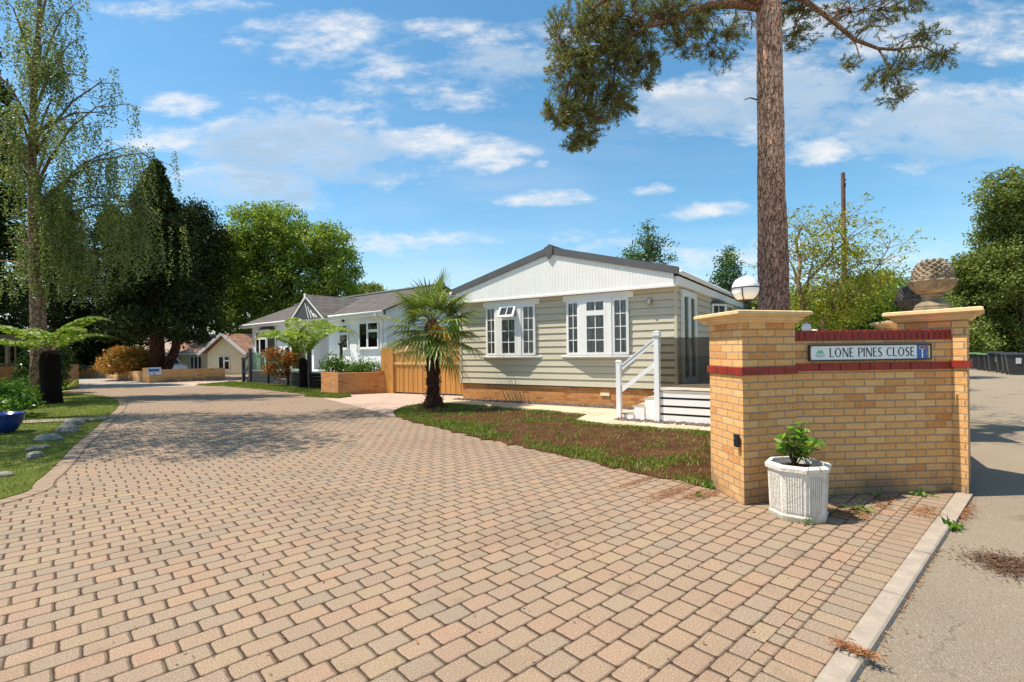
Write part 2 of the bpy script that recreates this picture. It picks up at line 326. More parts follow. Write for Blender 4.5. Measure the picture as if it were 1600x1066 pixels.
# ------------------------------------------------------------------ mesh building
class MB:
    def __init__(s): s.v = []; s.f = []; s.uv = {}
    def quad(s, pts, uv=None):
        i = len(s.v); s.v += [tuple(p) for p in pts]
        if uv: s.uv[len(s.f)] = uv
        s.f.append(tuple(range(i, i+len(pts)))); return s
    def box(s, x0, y0, z0, x1, y1, z1):
        i = len(s.v)
        s.v += [(x0, y0, z0), (x1, y0, z0), (x1, y1, z0), (x0, y1, z0), (x0, y0, z1), (x1, y0, z1), (x1, y1, z1), (x0, y1, z1)]
        s.f += [(i+a, i+b, i+c, i+d) for a, b, c, d in ((3, 2, 1, 0), (4, 5, 6, 7), (0, 1, 5, 4), (1, 2, 6, 5), (2, 3, 7, 6), (3, 0, 4, 7))]
        return s
    def bar(s, a, b, w, h, up=(0, 0, 1)):      # a rectangular bar from a to b, w wide and h deep along up
        a = Vector(a); b = Vector(b); d = (b-a).normalized(); u = Vector(up); sd_ = d.cross(u).normalized(); u = sd_.cross(d).normalized()
        i = len(s.v)
        for p in (a, b):
            for sx, sz in ((-1, -1), (1, -1), (1, 1), (-1, 1)): s.v.append(tuple(p+sd_*(w/2*sx)+u*(h/2*sz)))
        s.f += [(i+3, i+2, i+1, i), (i+4, i+5, i+6, i+7), (i, i+1, i+5, i+4), (i+1, i+2, i+6, i+5), (i+2, i+3, i+7, i+6), (i+3, i, i+4, i+7)]
        return s
    def prism(s, poly, z0, z1, top=True, bot=True, poly2=None):
        n = len(poly); i = len(s.v); p2 = poly2 or poly
        zz0 = z0 if isinstance(z0, (list, tuple)) else [z0]*n; zz1 = z1 if isinstance(z1, (list, tuple)) else [z1]*n
        s.v += [(p[0], p[1], zz0[k]) for k, p in enumerate(poly)]+[(p[0], p[1], zz1[k]) for k, p in enumerate(p2)]
        for k in range(n): j = (k+1) % n; s.f.append((i+k, i+j, i+n+j, i+n+k))
        if top: s.f.append(tuple(i+n+k for k in range(n)))
        if bot: s.f.append(tuple(i+n-1-k for k in range(n)))
        return s
    def tube(s, path, rad, n=8, cap=True):
        P = [Vector(p) for p in path]; m = len(P); base = len(s.v)
        ref = Vector((0.3, 0.2, 1)).normalized() if abs((P[-1]-P[0]).normalized().z) < 0.9 else Vector((1, 0.1, 0)).normalized()
        for k in range(m):
            d = (P[min(k+1, m-1)]-P[max(k-1, 0)]).normalized()
            a = d.cross(ref)
            if a.length < 1e-3: a = d.cross(Vector((0, 1, 0)))
            a.normalize(); b = d.cross(a); r = rad[k] if hasattr(rad, '__len__') else rad
            for q in range(n):
                t = 2*math.pi*q/n; s.v.append(tuple(P[k]+a*(math.cos(t)*r)+b*(math.sin(t)*r)))
        for k in range(m-1):
            for q in range(n):
                q2 = (q+1) % n; s.f.append((base+k*n+q, base+k*n+q2, base+(k+1)*n+q2, base+(k+1)*n+q))
        if cap: s.f.append(tuple(base+q for q in range(n))[::-1]); s.f.append(tuple(base+(m-1)*n+q for q in range(n)))
        return s
    def lathe(s, prof, cx=0, cy=0, n=24, wob=None):
        base = len(s.v); m = len(prof)
        for k, (r, z) in enumerate(prof):
            for q in range(n):
                t = 2*math.pi*q/n; rr = r*(wob(k, q) if wob else 1); s.v.append((cx+math.cos(t)*rr, cy+math.sin(t)*rr, z))
        for k in range(m-1):
            for q in range(n):
                q2 = (q+1) % n; s.f.append((base+k*n+q, base+k*n+q2, base+(k+1)*n+q2, base+(k+1)*n+q))
        s.f.append(tuple(base+q for q in range(n))[::-1]); s.f.append(tuple(base+(m-1)*n+q for q in range(n)))
        return s
    def build(s, name, mat, parent=None, smooth=False, bevel=0, loc=None, rz=0):
        me = bpy.data.meshes.new(name); me.from_pydata(s.v, [], s.f); me.update()
        uvl = me.uv_layers.new(name='UVMap'); data = np.zeros(len(me.loops)*2, dtype=np.float32)
        V = s.v
        for p in me.polygons:
            n = p.normal
            o = s.uv.get(p.index)
            h = math.hypot(n.x, n.y)
            for k, li in enumerate(p.loop_indices):
                if o: data[2*li] = o[k][0]; data[2*li+1] = o[k][1]; continue
                c = V[me.loops[li].vertex_index]
                if h < 0.5 and abs(n.z) > 0.97: data[2*li] = c[0]; data[2*li+1] = c[1]
                else:
                    tx, ty = -n.y/h, n.x/h
                    data[2*li] = c[0]*tx+c[1]*ty
                    data[2*li+1] = c[2] if abs(n.z) < 0.5 else (c[0]*n.x+c[1]*n.y)/h*-1/max(abs(n.z), 0.2)
        uvl.data.foreach_set('uv', data)
        o = bpy.data.objects.new(name, me); C.objects.link(o)
        if mat is not None: me.materials.append(mat)
        if smooth: me.polygons.foreach_set('use_smooth', [True]*len(me.polygons))
        if parent is not None: o.parent = parent
        if loc is not None: o.location = loc
        if rz: o.rotation_euler.z = rz
        if bevel:
            b = o.modifiers.new('b', 'BEVEL'); b.width = bevel; b.segments = 2; b.limit_method = 'ANGLE'; b.angle_limit = math.radians(40)
        return o

def tag(o, label=None, cat=None, group=None, kind=None):
    if label: o['label'] = label
    if cat: o['category'] = cat
    if group: o['group'] = group
    if kind: o['kind'] = kind
    return o
def thing(name, label, cat, loc=(0, 0, 0), rz=0.0, group=None):
    o = bpy.data.objects.new(name, None); C.objects.link(o); o.location = loc; o.rotation_euler.z = rz; o.empty_display_size = 0.2
    return tag(o, label, cat, group)
def struct(name, mb, mat, **k): return tag(mb.build(name, mat, **k), kind='structure')
def offset_poly(poly, d):
    n = len(poly); out = []
    area = sum(poly[i][0]*poly[(i+1) % n][1]-poly[(i+1) % n][0]*poly[i][1] for i in range(n)); sg = 1 if area > 0 else -1
    for i in range(n):
        p0 = Vector(poly[i-1][:2]); p = Vector(poly[i][:2]); p1 = Vector(poly[(i+1) % n][:2])
        a = (p-p0).normalized(); b = (p1-p).normalized()
        na = Vector((a.y, -a.x))*sg; nb = Vector((b.y, -b.x))*sg
        m = (na+nb); m = m/max(m.length_squared/2, 0.3)
        out.append((p.x+m.x*d, p.y+m.y*d))
    return out

def leaves(name, cen, size, mat, parent=None, seed=1, aspect=0.5, up=0.35, dirs=None, loc=None, flat=0.0):
    """one mesh of separate leaf-shaped faces, one per row of cen (given in the parent's frame)"""
    rng = np.random.default_rng(seed); cen = np.asarray(cen, dtype=np.float64); n = len(cen)
    if dirs is None:
        d = rng.normal(size=(n, 3)); d[:, 2] *= (1-flat)
    else: d = np.asarray(dirs, dtype=np.float64)+rng.normal(size=(n, 3))*0.15
    d /= np.linalg.norm(d, axis=1)[:, None]+1e-9
    r = rng.normal(size=(n, 3)); r[:, 2] += up*2
    sd_ = np.cross(d, r); sd_ /= np.linalg.norm(sd_, axis=1)[:, None]+1e-9
    L = size*(0.7+0.6*rng.random(n))[:, None] if np.isscalar(size) else np.asarray(size)[:, None]
    w = L*aspect*0.5
    v = np.empty((n, 4, 3)); v[:, 0] = cen-d*L*0.5; v[:, 1] = cen+sd_*w; v[:, 2] = cen+d*L*0.5; v[:, 3] = cen-sd_*w
    me = bpy.data.meshes.new(name); me.vertices.add(n*4); me.loops.add(n*4); me.polygons.add(n)
    me.vertices.foreach_set('co', v.ravel().astype(np.float32)); me.loops.foreach_set('vertex_index', np.arange(n*4, dtype=np.int32))
    me.polygons.foreach_set('loop_start', np.arange(0, n*4, 4, dtype=np.int32)); me.polygons.foreach_set('loop_total', np.full(n, 4, dtype=np.int32))
    me.update(calc_edges=True); me.materials.append(mat)
    o = bpy.data.objects.new(name, me); C.objects.link(o)
    if parent is not None: o.parent = parent
    if loc is not None: o.location = loc
    return o
def ellipsoid_pts(rng, c, r, n, shell=2.6):
    d = rng.normal(size=(n, 3)); d /= np.linalg.norm(d, axis=1)[:, None]
    return np.array(c)+d*np.array(r)*(rng.random(n)**(1/shell))[:, None]
# ------------------------------------------------------------------ world: sky with drifting clouds
def build_world():
    nt = W.node_tree; nt.nodes.clear(); N = nt.nodes; Lk = nt.links
    out = N.new('ShaderNodeOutputWorld'); bg = N.new('ShaderNodeBackground'); Lk.new(bg.outputs[0], out.inputs[0]); bg.inputs[1].default_value = 0.115
    sky = N.new('ShaderNodeTexSky'); sky.sky_type = 'NISHITA'; sky.sun_disc = False
    sky.sun_elevation = SUN_EL; sky.sun_rotation = math.atan2(SUN_DIR.x, SUN_DIR.y)
    sky.air_density = 1.0; sky.dust_density = 0.6; sky.ozone_density = 2.2
    tc = N.new('ShaderNodeTexCoord'); sp = N.new('ShaderNodeSeparateXYZ'); Lk.new(tc.outputs['Generated'], sp.inputs[0])
    x, y, z = [X(nt, o) for o in sp.outputs]
    ys = y.max(0.02); a = x/ys; b = z/ys
    def comb(p, q, r=0.0):
        n = N.new('ShaderNodeCombineXYZ')
        for i, v in enumerate((p, q, r)):
            if isinstance(v, X): Lk.new(v.k, n.inputs[i])
            else: n.inputs[i].default_value = v
        return n.outputs[0]
    def noise(vec, sc, det=5, ro=0.6):
        n = N.new('ShaderNodeTexNoise'); n.inputs['Scale'].default_value = sc; n.inputs['Detail'].default_value = det; n.inputs['Roughness'].default_value = ro
        Lk.new(vec, n.inputs['Vector']); return X(nt, n.outputs[0])
    cl = [(445, 215, 165, 75, 1.0), (400, 285, 150, 40, .9), (520, 235, 150, 65, .9), (640, 228, 130, 26, .85), (295, 165, 75, 20, .75), (250, 215, 110, 26, .5), (500, 68, 140, 40, .6), (600, 95, 90, 30, .5),
          (270, 10, 130, 18, .55), (700, 45, 60, 20, .55), (765, 95, 105, 48, .85), (690, 150, 90, 30, .6), (772, 245, 78, 28, .95), (840, 262, 20, 9, .6), (1095, 165, 110, 50, 1.0), (1060, 190, 80, 26, .8), (1250, 140, 130, 75, .95), (1180, 160, 110, 60, .8),
          (1275, 238, 65, 26, .95), (1480, 190, 190, 75, 1.05), (1580, 190, 140, 80, .9), (1400, 215, 100, 36, .8), (1500, 50, 220, 60, .5), (1590, 85, 40, 16, .8), (1100, 332, 85, 16, .8), (1015, 298, 34, 9, .75),
          (862, 308, 70, 10, .6), (640, 378, 300, 20, .28), (1200, 400, 300, 20, .2), (880, 60, 60, 25, .4), (390, 70, 50, 16, .55), (1250, 35, 150, 30, .5), (590, 130, 70, 22, .35)]
    m = None; shade = None
    wob = noise(comb(a*4.0, b*6.0), 1.0, 3, 0.5); wob2 = noise(comb(a*4.0, b*6.0, 5.0), 1.0, 3, 0.5)
    aa = a+(wob-0.5)*0.10; bb = b+(wob2-0.5)*0.05
    for (px, py, rx, ry, w) in cl:
        p = at(px, py, 1.0); ca, cb = p.x, p.z-H; ra, rb = rx/F, ry/F
        dx = (aa-ca)*(1/ra); dy = (bb-cb)*(1/rb)
        e = (1.0-(dx*dx+dy*dy))*w
        m = e if m is None else m.max(e)
        if ry >= 36 and w > 0.8:
            s_ = (1.0-(dx*dx*0.9+(dy+0.25)*(dy+0.25)*1.3)); shade = s_ if shade is None else shade.max(s_)
    fb = noise(comb(a*3.2, b*10.0, 3.0), 1.6, 8, 0.62); fine = noise(comb(a*6.0, b*14.0, 8.0), 3.0, 8, 0.65)
    body = (m.max(-1.4)+(fb-0.5)*3.4+(fine-0.5)*1.8)
    cover = body.ss(-0.25, 1.35)*(0.72+0.28*fine.ss(0.3, 0.7))*y.ss(0.0, 0.15)
    gen = noise(comb(x*2.0, y*2.0, z*5.0), 1.5, 7, 0.6).ss(0.52, 0.7)*0.6*(1.0-y.ss(0.0, 0.15))*z.ss(0.05, 0.2)
    cover = cover.max(gen)
    veil = noise(comb(a*1.3, b*7.0, 1.0), 1.4, 5, 0.55).ss(0.42, 0.8)*0.22*b.ss(0.8, 0.1)+z.ss(0.22, 0.0)*0.30
    cover = (cover*0.93).max(veil)
    g = (shade.ss(0.05, 0.75))*((fb*0.6+fine*0.4).ss(0.36, 0.58))*1.0
    mixc = N.new('ShaderNodeMix'); mixc.data_type = 'RGBA'; Lk.new(g.k, mixc.inputs[0]); mixc.inputs[6].default_value = (5.9, 5.9, 5.9, 1); mixc.inputs[7].default_value = (3.0, 3.9, 4.8, 1)
    hs = N.new('ShaderNodeHueSaturation'); hs.inputs['Saturation'].default_value = 1.22; hs.inputs['Value'].default_value = 1.16; hs.inputs['Hue'].default_value = 0.484; Lk.new(sky.outputs[0], hs.inputs['Color'])
    mx = N.new('ShaderNodeMix'); mx.data_type = 'RGBA'; Lk.new(cover.k, mx.inputs[0]); Lk.new(hs.outputs[0], mx.inputs[6]); Lk.new(mixc.outputs[2], mx.inputs[7])
    Lk.new(mx.outputs[2], bg.inputs[0])
build_world()

# ------------------------------------------------------------------ the setting
def en(e, n): return (e*0.741-n*0.671, e*0.671+n*0.741)
def sheet(name, poly, z, mat, uvf=None, thick=0.0):
    mb = MB(); pts = [(p[0], p[1], z) for p in poly]
    a = sum(poly[i][0]*poly[(i+1) % len(poly)][1]-poly[(i+1) % len(poly)][0]*poly[i][1] for i in range(len(poly)))
    if a < 0: pts.reverse()
    mb.quad(pts, [uvf(p) for p in pts] if uvf else None)
    if thick:
        n = len(pts); base = len(mb.v); mb.v += [(p[0], p[1], z-thick) for p in pts]
        for k in range(n): j = (k+1) % n; mb.f.append((k, base+k, base+j, j))
    return struct(name, mb, mat)
def strip(name, line, w, z, mat, side=1, uvs=1.0):
    """a band w metres wide along a polyline; uv runs along it"""
    mb = MB(); P = [Vector(p[:2]) for p in line]; s = 0; L = []; R = []; ss = []
    for i, p in enumerate(P):
        d = (P[min(i+1, len(P)-1)]-P[max(i-1, 0)]).normalized(); nrm = Vector((d.y, -d.x))*side
        L.append(p); R.append(p+nrm*w)
        if i: s += (p-P[i-1]).length
        ss.append(s)
    for i in range(len(P)-1):
        q = [(L[i].x, L[i].y, z), (R[i].x, R[i].y, z), (R[i+1].x, R[i+1].y, z), (L[i+1].x, L[i+1].y, z)]
        uv = [(0.004, ss[i]), (w, ss[i]), (w, ss[i+1]), (0.004, ss[i+1])]
        if side < 0: q.reverse(); uv.reverse()
        mb.quad(q, uv)
    return struct(name, mb, mat)
def smooth_line(pts, n=6):
    out = []; P = [Vector(p) for p in pts]
    for i in range(len(P)-1):
        p0 = P[max(i-1, 0)]; p1 = P[i]; p2 = P[i+1]; p3 = P[min(i+2, len(P)-1)]
        for k in range(n):
            t = k/n; out.append(tuple(0.5*((2*p1)+(p2-p0)*t+(2*p0-5*p1+4*p2-p3)*t*t+(3*p1-p0-3*p2+p3)*t**3)))
    out.append(tuple(P[-1])); return out
def inpoly(px, py, poly):
    inside = np.zeros(len(px), bool); n = len(poly); j = n-1
    for i in range(n):
        xi, yi = poly[i][:2]; xj, yj = poly[j][:2]
        c = ((yi > py) != (yj > py)) & (px < (xj-xi)*(py-yi)/(yj-yi+1e-12)+xi); inside ^= c; j = i
    return inside
def scatter(rng, poly, n):
    P = np.array([p[:2] for p in poly]); lo = P.min(0); hi = P.max(0); out = np.empty((0, 2))
    while len(out) < n:
        q = lo+(hi-lo)*rng.random((n*2, 2)); out = np.vstack([out, q[inpoly(q[:, 0], q[:, 1], poly)]])
    return out[:n]
def vnoise(p, sc, seed):       # cheap smooth 2-D noise for masks
    rs = np.random.default_rng(seed); k = rs.normal(size=(12, 2))*sc; ph = rs.random(12)*6.28
    return np.sin(p@k.T+ph).mean(1)*1.8

uv_en = lambda p: (p[0]*0.741+p[1]*0.671, -p[0]*0.671+p[1]*0.741-0.885)
sheet('ground', [(-700, -60), (700, -60), (700, 900), (-700, 900)], -0.14, MT['ground'])
KI = 0.795; KO = 0.685
pav = [en(-14, KI+0.28), en(6.9, KI+0.28), (4.9, 5.9), (4.6, 7.5), (2.6, 9.0), (0, 14), (-2, 18), (-5, 20), (-14, 32), (-20, 40), (-34, 44), (-40, 36), (-22, 24), (-12.5, 15.6), (-5.5, 5.2), (-9, -2), (-16, -10)]
sheet('block_paving', pav, 0.0, MT['paving'], uv_en)
def band(name, n0, n1, e0, e1, mat, z=0.0, vertical=True):
    mb = MB(); q = [(*en(e0, n0), z), (*en(e1, n0), z), (*en(e1, n1), z), (*en(e0, n1), z)]
    if vertical: uv = [(0.004, e0), (0.004, e1), (n1-n0-0.004, e1), (n1-n0-0.004, e0)]
    else: uv = [(e0, 0), (e1, 0), (e1, n1-n0), (e0, n1-n0)]
    mb.quad(q, uv); return struct(name, mb, mat)
band('paving_soldier_course', KI, KI+0.2, -14, 7.2, MT['soldier'])
band('paving_border_course', KI+0.2, KI+0.283, -14, 7.2, MT['smallset'], 0.0, False)
# kerb stones: a low step beside the road, flush beyond the dropped end
mb = MB(); e = -14.2
js = [-14.2+0.93*i for i in range(18)]
js = [j for j in js if j < 2.6]+[2.9, 3.83, 4.75, 5.63]
for a, b in zip(js[:-1], js[1:]):
    b -= 0.008; rng_ = random.Random(int(a*100)); dz = rng_.uniform(-0.003, 0.003); dn = rng_.uniform(-0.003, 0.003)
    prof = [(KO-0.012+dn, -0.10), (KO-0.010+dn, -0.02), (KO-0.002+dn, 0.006+dz), (KO+0.010+dn, 0.014+dz), (KI-0.004+dn, 0.014+dz), (KI-0.002+dn, -0.08)]
    i = len(mb.v)
    for ee in (a, b): mb.v += [(*en(ee, n_), z_) for n_, z_ in prof]
    m_ = len(prof)
    for k in range(m_-1): mb.f.append((i+k, i+k+1, i+m_+k+1, i+m_+k)[::-1])
    mb.f.append(tuple(i+k for k in range(m_))); mb.f.append(tuple(i+m_+k for k in range(m_))[::-1])
struct('kerb', mb, MT['kerb'])
mb = MB()
for a, b in ((5.66, 6.3), (6.31, 7.0)):
    p = [en(a, KO-0.02), en(b, KO-0.02), en(b, KI-0.004), en(a, KI-0.004)]; mb.prism(p, -0.08, 0.006)
struct('flush_kerb', mb, MT['kerb'])
road = [en(-20, KO), en(6.97, KO), (4.95, 5.50), (5.3, 5.95), (6.9, 8.3), (9.8, 12.2), (20, 26), (26, 33), (30, 42), (80, 60), (80, -40), (-30, -40), en(-26, KO-3)]
sheet('road', road, -0.022, MT['asphalt'])
sheet('lane', [gp(96, 609)[:2], gp(200, 606)[:2], gp(318, 604)[:2], (-15.9, 27.4), (-17, 31), (-26, 42), (-45, 60), (-60, 60), (-40, 38), (-24.5, 26.5)], 0.004, MT['lane'])
sheet('driveway_apron', [gp(505, 622.5)[:2], gp(530, 618)[:2], gp(606, 614.5)[:2], gp(722, 619)[:2], (-1.5, 15.9), (-2.1, 15.3), (-2.9, 14.03), (-2.85, 12.0), gp(575, 640)[:2]], 0.004, MT['drivepave'], lambda p: (p[0]*0.8-p[1]*0.6, p[0]*0.6+p[1]*0.8))
sheet('far_apron', [gp(240, 600)[:2], gp(300, 603)[:2], gp(345, 601)[:2], gp(365, 592)[:2], gp(350, 594.5)[:2], gp(300, 596)[:2]], 0.008, MT['drivepave'], lambda p: (p[0], p[1]))
# lawns
lawn_edge = smooth_line([(-9.5, 0.2), (-6.3, 3.4), (-5.57, 5.45), (-5.9, 6.2), (-6.65, 7.35), (-7.5, 8.55), (-8.7, 10.4), (-9.85, 12.1), (-12.0, 15.3), (-14.0, 17.7), (-16.3, 19.7), (-18.6, 21.1), (-22, 23)], 4)
lawn = lawn_edge+[(-40, 26), (-40, -5), (-14, -5)]
sheet('lawn', lawn, 0.012, MT['turf'], thick=0.03)
strip('lawn_edging_course', lawn_edge, 0.21, 0.004, MT['soldier'], 1)
sheet('stepping_path', [(-9.75, 12.0), (-10.15, 12.65), (-11.6, 12.0), (-13.5, 11.0), (-13.4, 10.5), (-11.6, 11.35)], 0.03, plain('mossy_slab', (0.34, 0.27, 0.17), 0.9, 0.3, 6))
HA = Vector((-1.6, 15.85)); HB = Vector((3.97, 12.15)); HD = (HB-HA).normalized(); HN = Vector((-HD.y, HD.x)); HANG = math.atan2(HD.y, HD.x)
def hl(s, n): p = HA+HD*s+HN*n; return (p.x, p.y)
bed = [(-2.74, 11.84), (-1.55, 10.16), (-0.32, 8.56), (0.62, 7.47), (1.29, 6.52), (1.66, 6.10), (2.0, 5.63), (2.2, 5.55), (4.7, 7.2), (3.65, 9.05), (2.74, 9.6), (1.86, 10.15), (1.36, 10.8), (1.72, 11.65), (0.94, 12.43), (0.23, 13.1), (-1.9, 14.5), (-2.6, 14.5), (-3.0, 13.9), (-3.05, 12.8)]
rg_ = random.Random(9); bed_edge = []
for i in range(len(bed)):
    a = Vector(bed[i]); b = Vector(bed[(i+1) % len(bed)]); k_ = max(1, int((b-a).length/0.12))
    for q in range(k_): p = a.lerp(b, q/k_); amp = 0.045 if i < 7 else 0.02; bed_edge.append((p.x+rg_.gauss(0, amp), p.y+rg_.gauss(0, amp)))
sheet('flower_bed_soil', bed_edge, 0.012, MT['soil'], thick=0.01)
bed_line = (smooth_line([(2.0, 5.63), (1.6, 6.12), (1.29, 6.48), (0.62, 7.42), (-0.32, 8.50), (-1.55, 10.10), (-2.74, 11.78), (-3.12, 12.6), (-3.0, 14.0)], 4))
path = [(-2.75, 14.55), (-1.9, 14.5), (0.23, 13.1), (0.94, 12.43), (1.72, 11.65), (1.36, 10.8), (1.86, 10.15), (2.74, 9.6), (3.65, 9.05), (4.7, 7.9), (5.6, 8.8), hl(9.2, -1.2), hl(6.9, -0.4), hl(0, -0.4), (-2.2, 15.4)]
t = NT('cream_paving_slabs'); u, v, _ = t.sep(t.uv()); fu = (u/0.6).fract(); fv = (v/0.6).fract()
j = (((fu-0.5).abs()).ss(0.485, 0.498)).max((fv-0.5).abs().ss(0.485, 0.498)); w_ = t.white(t.comb((u/0.6).floor(), (v/0.6).floor()))
t.col(t.mix(j, t.ramp(w_*0.5+t.noise(t.comb(u, v), 6, 4)*0.5, [(0.2, (0.50, 0.38, 0.24)), (0.8, (0.66, 0.53, 0.36))]), (0.22, 0.16, 0.10))); t.rough(0.85); t.bump(1.0-j, 0.006); MT['slabs'] = t.m
sheet('garden_path', path, 0.045, MT['slabs'], lambda p: ((Vector((p[0], p[1]))-HA).dot(HD), (Vector((p[0], p[1]))-HA).dot(HN)), thick=0.05)
def pebbles(name, poly, n, size, mat, z, seed, kind='stuff', flat=0.45):
    rng = np.random.default_rng(seed); pts = scatter(rng, poly, n); mb = MB()
    for (x, y) in pts:
        s_ = size*(0.6+0.8*rng.random()); a = rng.random()*6.28; k = 5; zz = z+rng.random()*0.01
        pl = [(x+math.cos(a+i*6.283/k)*s_*(0.7+0.5*rng.random()), y+math.sin(a+i*6.283/k)*s_*(0.45+0.5*rng.random())) for i in range(k)]
        c = (sum(p[0] for p in pl)/k, sum(p[1] for p in pl)/k)
        mb.prism(pl, zz-0.01, [zz+s_*flat*(0.5+rng.random()*0.8) for _ in range(k)], poly2=[(c[0]+(p[0]-c[0])*0.6, c[1]+(p[1]-c[1])*0.6) for p in pl], bot=False)
    o = mb.build(name, mat); 
    return tag(o, kind=kind)
tag(pebbles('slate_chippings', [hl(-0.1, -0.02), hl(6.9, -0.02), hl(6.9, -0.42), hl(-0.1, -0.36)], 900, 0.035, MT['slate'], 0.05, 3), 'plum slate chippings along the foot of the sage bungalow', 'gravel')
tag(pebbles('slate_chippings', [hl(6.0, -2.0), hl(6.0, -2.30), hl(9.4, -2.36), hl(9.4, -2.0)], 500, 0.032, MT['slate'], 0.05, 4), 'plum slate chippings under the white steps and deck', 'gravel')
tag(pebbles('soil_clods', bed, 1500, 0.012, plain('pale_clod', (0.27, 0.16, 0.09), 0.95, 0.6, 8), 0.015, 5, flat=0.8), 'small pale clods and stones on the bare bed', 'soil')

MT['grass'] = leaf_mat('grass_blades', (0.11, 0.155, 0.018), (0.25, 0.31, 0.045), (0.42, 0.38, 0.14), 0.3, 0.5, 2.0)
def grass(name, poly, n, h, z, seed, mask=None, label=None, mat=None):
    rng = np.random.default_rng(seed); p = scatter(rng, poly, n)
    if mask is not None: p = p[mask(p, rng)]
    m = len(p); d = rng.normal(size=(m, 3))*0.42; d[:, 2] = 1
    L = h*(0.5+0.9*rng.random(m)); c = np.column_stack([p, z+L*0.42])
    o = leaves(name, c, L, mat or MT['grass'], seed=seed, aspect=0.16, up=0, dirs=d)
    return tag(o, label, 'grass', kind='stuff')
near = [p for p in lawn_edge if p[1] > 2]+[(-26, 25), (-26, 8), (-9, 3)]
grass('lawn_grass', near, 100000, 0.055, 0.012, 11, lambda p, r: (r.random(len(p)) < np.clip(9.0/np.hypot(p[:, 0], p[:, 1]), 0, 1)*1.2), 'short green grass of the lawn left of the drive')
def bedmask(p, r):
    P = np.array([q[:2] for q in bed]); dmin = np.full(len(p), 9.0)
    for i in range(0, 7):
        a, b = P[i], P[i+1]; t_ = np.clip(((p-a)@(b-a))/((b-a)@(b-a)), 0, 1); dmin = np.minimum(dmin, np.linalg.norm(p-(a+t_[:, None]*(b-a)), axis=1))
    for i in range(9, len(P)-1):
        a, b = P[i], P[i+1]; t_ = np.clip(((p-a)@(b-a))/((b-a)@(b-a)), 0, 1); dmin = np.minimum(dmin, np.linalg.norm(p-(a+t_[:, None]*(b-a)), axis=1)*1.6)
    pn = vnoise(p, 3.2, 5); near_ = np.clip(1-dmin/0.85, 0, 1)
    left = np.clip((0.3-p[:, 0])/3.2, 0, 1)
    prob = np.clip(near_*0.75+left*0.6+pn*0.8+vnoise(p, 9.0, 8)*0.5-0.20, 0.04, 1)
    return r.random(len(p)) < prob
grass('bed_grass', bed, 120000, 0.06, 0.012, 12, bedmask, 'sparse green grass tufts growing through the bare bed')
fl = [gp(305, 603)[:2], gp(345, 603.5)[:2], gp(400, 608)[:2], gp(470, 615.5)[:2], gp(500, 617)[:2], gp(500, 611)[:2], gp(440, 603)[:2], gp(364, 598)[:2]]
sheet('verge', fl, 0.03, MT['turf'], thick=0.04)
grass('verge_grass', fl, 14000, 0.08, 0.03, 13, None, 'bright green grass in front of the charcoal deck')
fl2 = [gp(475, 620)[:2], gp(528, 623)[:2], gp(550, 620)[:2], gp(528, 618)[:2], gp(500, 616.5)[:2]]
sheet('verge', fl2, 0.03, MT['turf'], thick=0.04)
grass('verge_grass', fl2, 5000, 0.08, 0.03, 14, None, 'small patch of grass at the foot of the brick planter')
# ------------------------------------------------------------------ entrance wall, pillars, sign
def brick_pillar(label, poly, top, capz, group=None, band_z=None, name='brick_pillar', ov=0.13, mat='brick'):
    t = thing(name, label, 'pillar', (sum(p[0] for p in poly)/4, sum(p[1] for p in poly)/4, 0), 0, group)
    loc = [(p[0]-t.location.x, p[1]-t.location.y) for p in poly]
    MB().prism(loc, -0.1, top).build('brick_shaft', MT[mat], t)
    c = MB(); prof = [(0.025, top-0.002), (0.04, top+0.018), (0.055, top+0.022), (0.06, top+0.045), (0.10, top+0.062), (0.105, top+0.072), (ov, top+0.076), (ov, capz-0.008), (ov-0.02, capz+0.002)]
    for (o0, z0), (o1, z1) in zip(prof[:-1], prof[1:]): c.prism(offset_poly(loc, o0), z0, z1, poly2=offset_poly(loc, o1), top=False, bot=(z0 == prof[0][1]))
    c.quad([(p[0], p[1], prof[-1][1]) for p in offset_poly(loc, prof[-1][0])]); c.build('coping_stone', MT['stone'], t)
    if band_z:
        b = MB(); mm = MB(); op = offset_poly(loc, 0.022); ip = offset_poly(loc, 0.014); n = len(loc)
        mm.prism(ip, band_z+0.002, band_z+0.07)
        for k in range(n):
            a = Vector(op[k]); c2 = Vector(op[(k+1) % n]); L = (c2-a).length; d = (c2-a)/L; nrm = Vector((d.y, -d.x)); x = 0.0; segs = [0.11]+[0.22]*8
            if k % 2: segs = [0.22]*8
            for sg in segs:
                x1 = min(x+sg, L); 
                if x1-x > 0.02:
                    p0 = a+d*(x+(0.004 if x > 0 else 0)); p1 = a+d*(x1-(0.004 if x1 < L else 0)); q0 = p0-nrm*0.05; q1 = p1-nrm*0.05
                    b.prism([(p0.x, p0.y), (p1.x, p1.y), (q1.x, q1.y), (q0.x, q0.y)], band_z, band_z+0.073)
                x = x1
                if x >= L: break
        b.build('red_brick_band', MT['redbrick'], t, bevel=0.002); mm.build('band_mortar', MT['mortar'], t)
    return t
PL_ = [(2.255, 4.92), (2.895, 5.14), (2.835, 5.79), (2.195, 5.585)]
PR_ = [(4.69, 5.18), (5.15, 5.66), (4.91, 6.28), (4.448, 5.80)]
P2_ = [(6.35, 8.35), (6.95, 8.05), (7.2, 8.70), (6.6, 9.0)]
pl = brick_pillar('yellow brick pillar with globe lamp and black box, left of the name sign', PL_, 1.795, 1.905, 'yellow brick entrance pillars', 1.277)
pr = brick_pillar('yellow brick pillar at the road corner, right of the name sign, carrying the paler stone finial', PR_, 1.81, 1.925, 'yellow brick entrance pillars', 1.31)
p2 = brick_pillar('yellow brick pillar behind the right one, carrying the darker stone finial', P2_, 1.84, 1.955, 'yellow brick entrance pillars', 1.33)
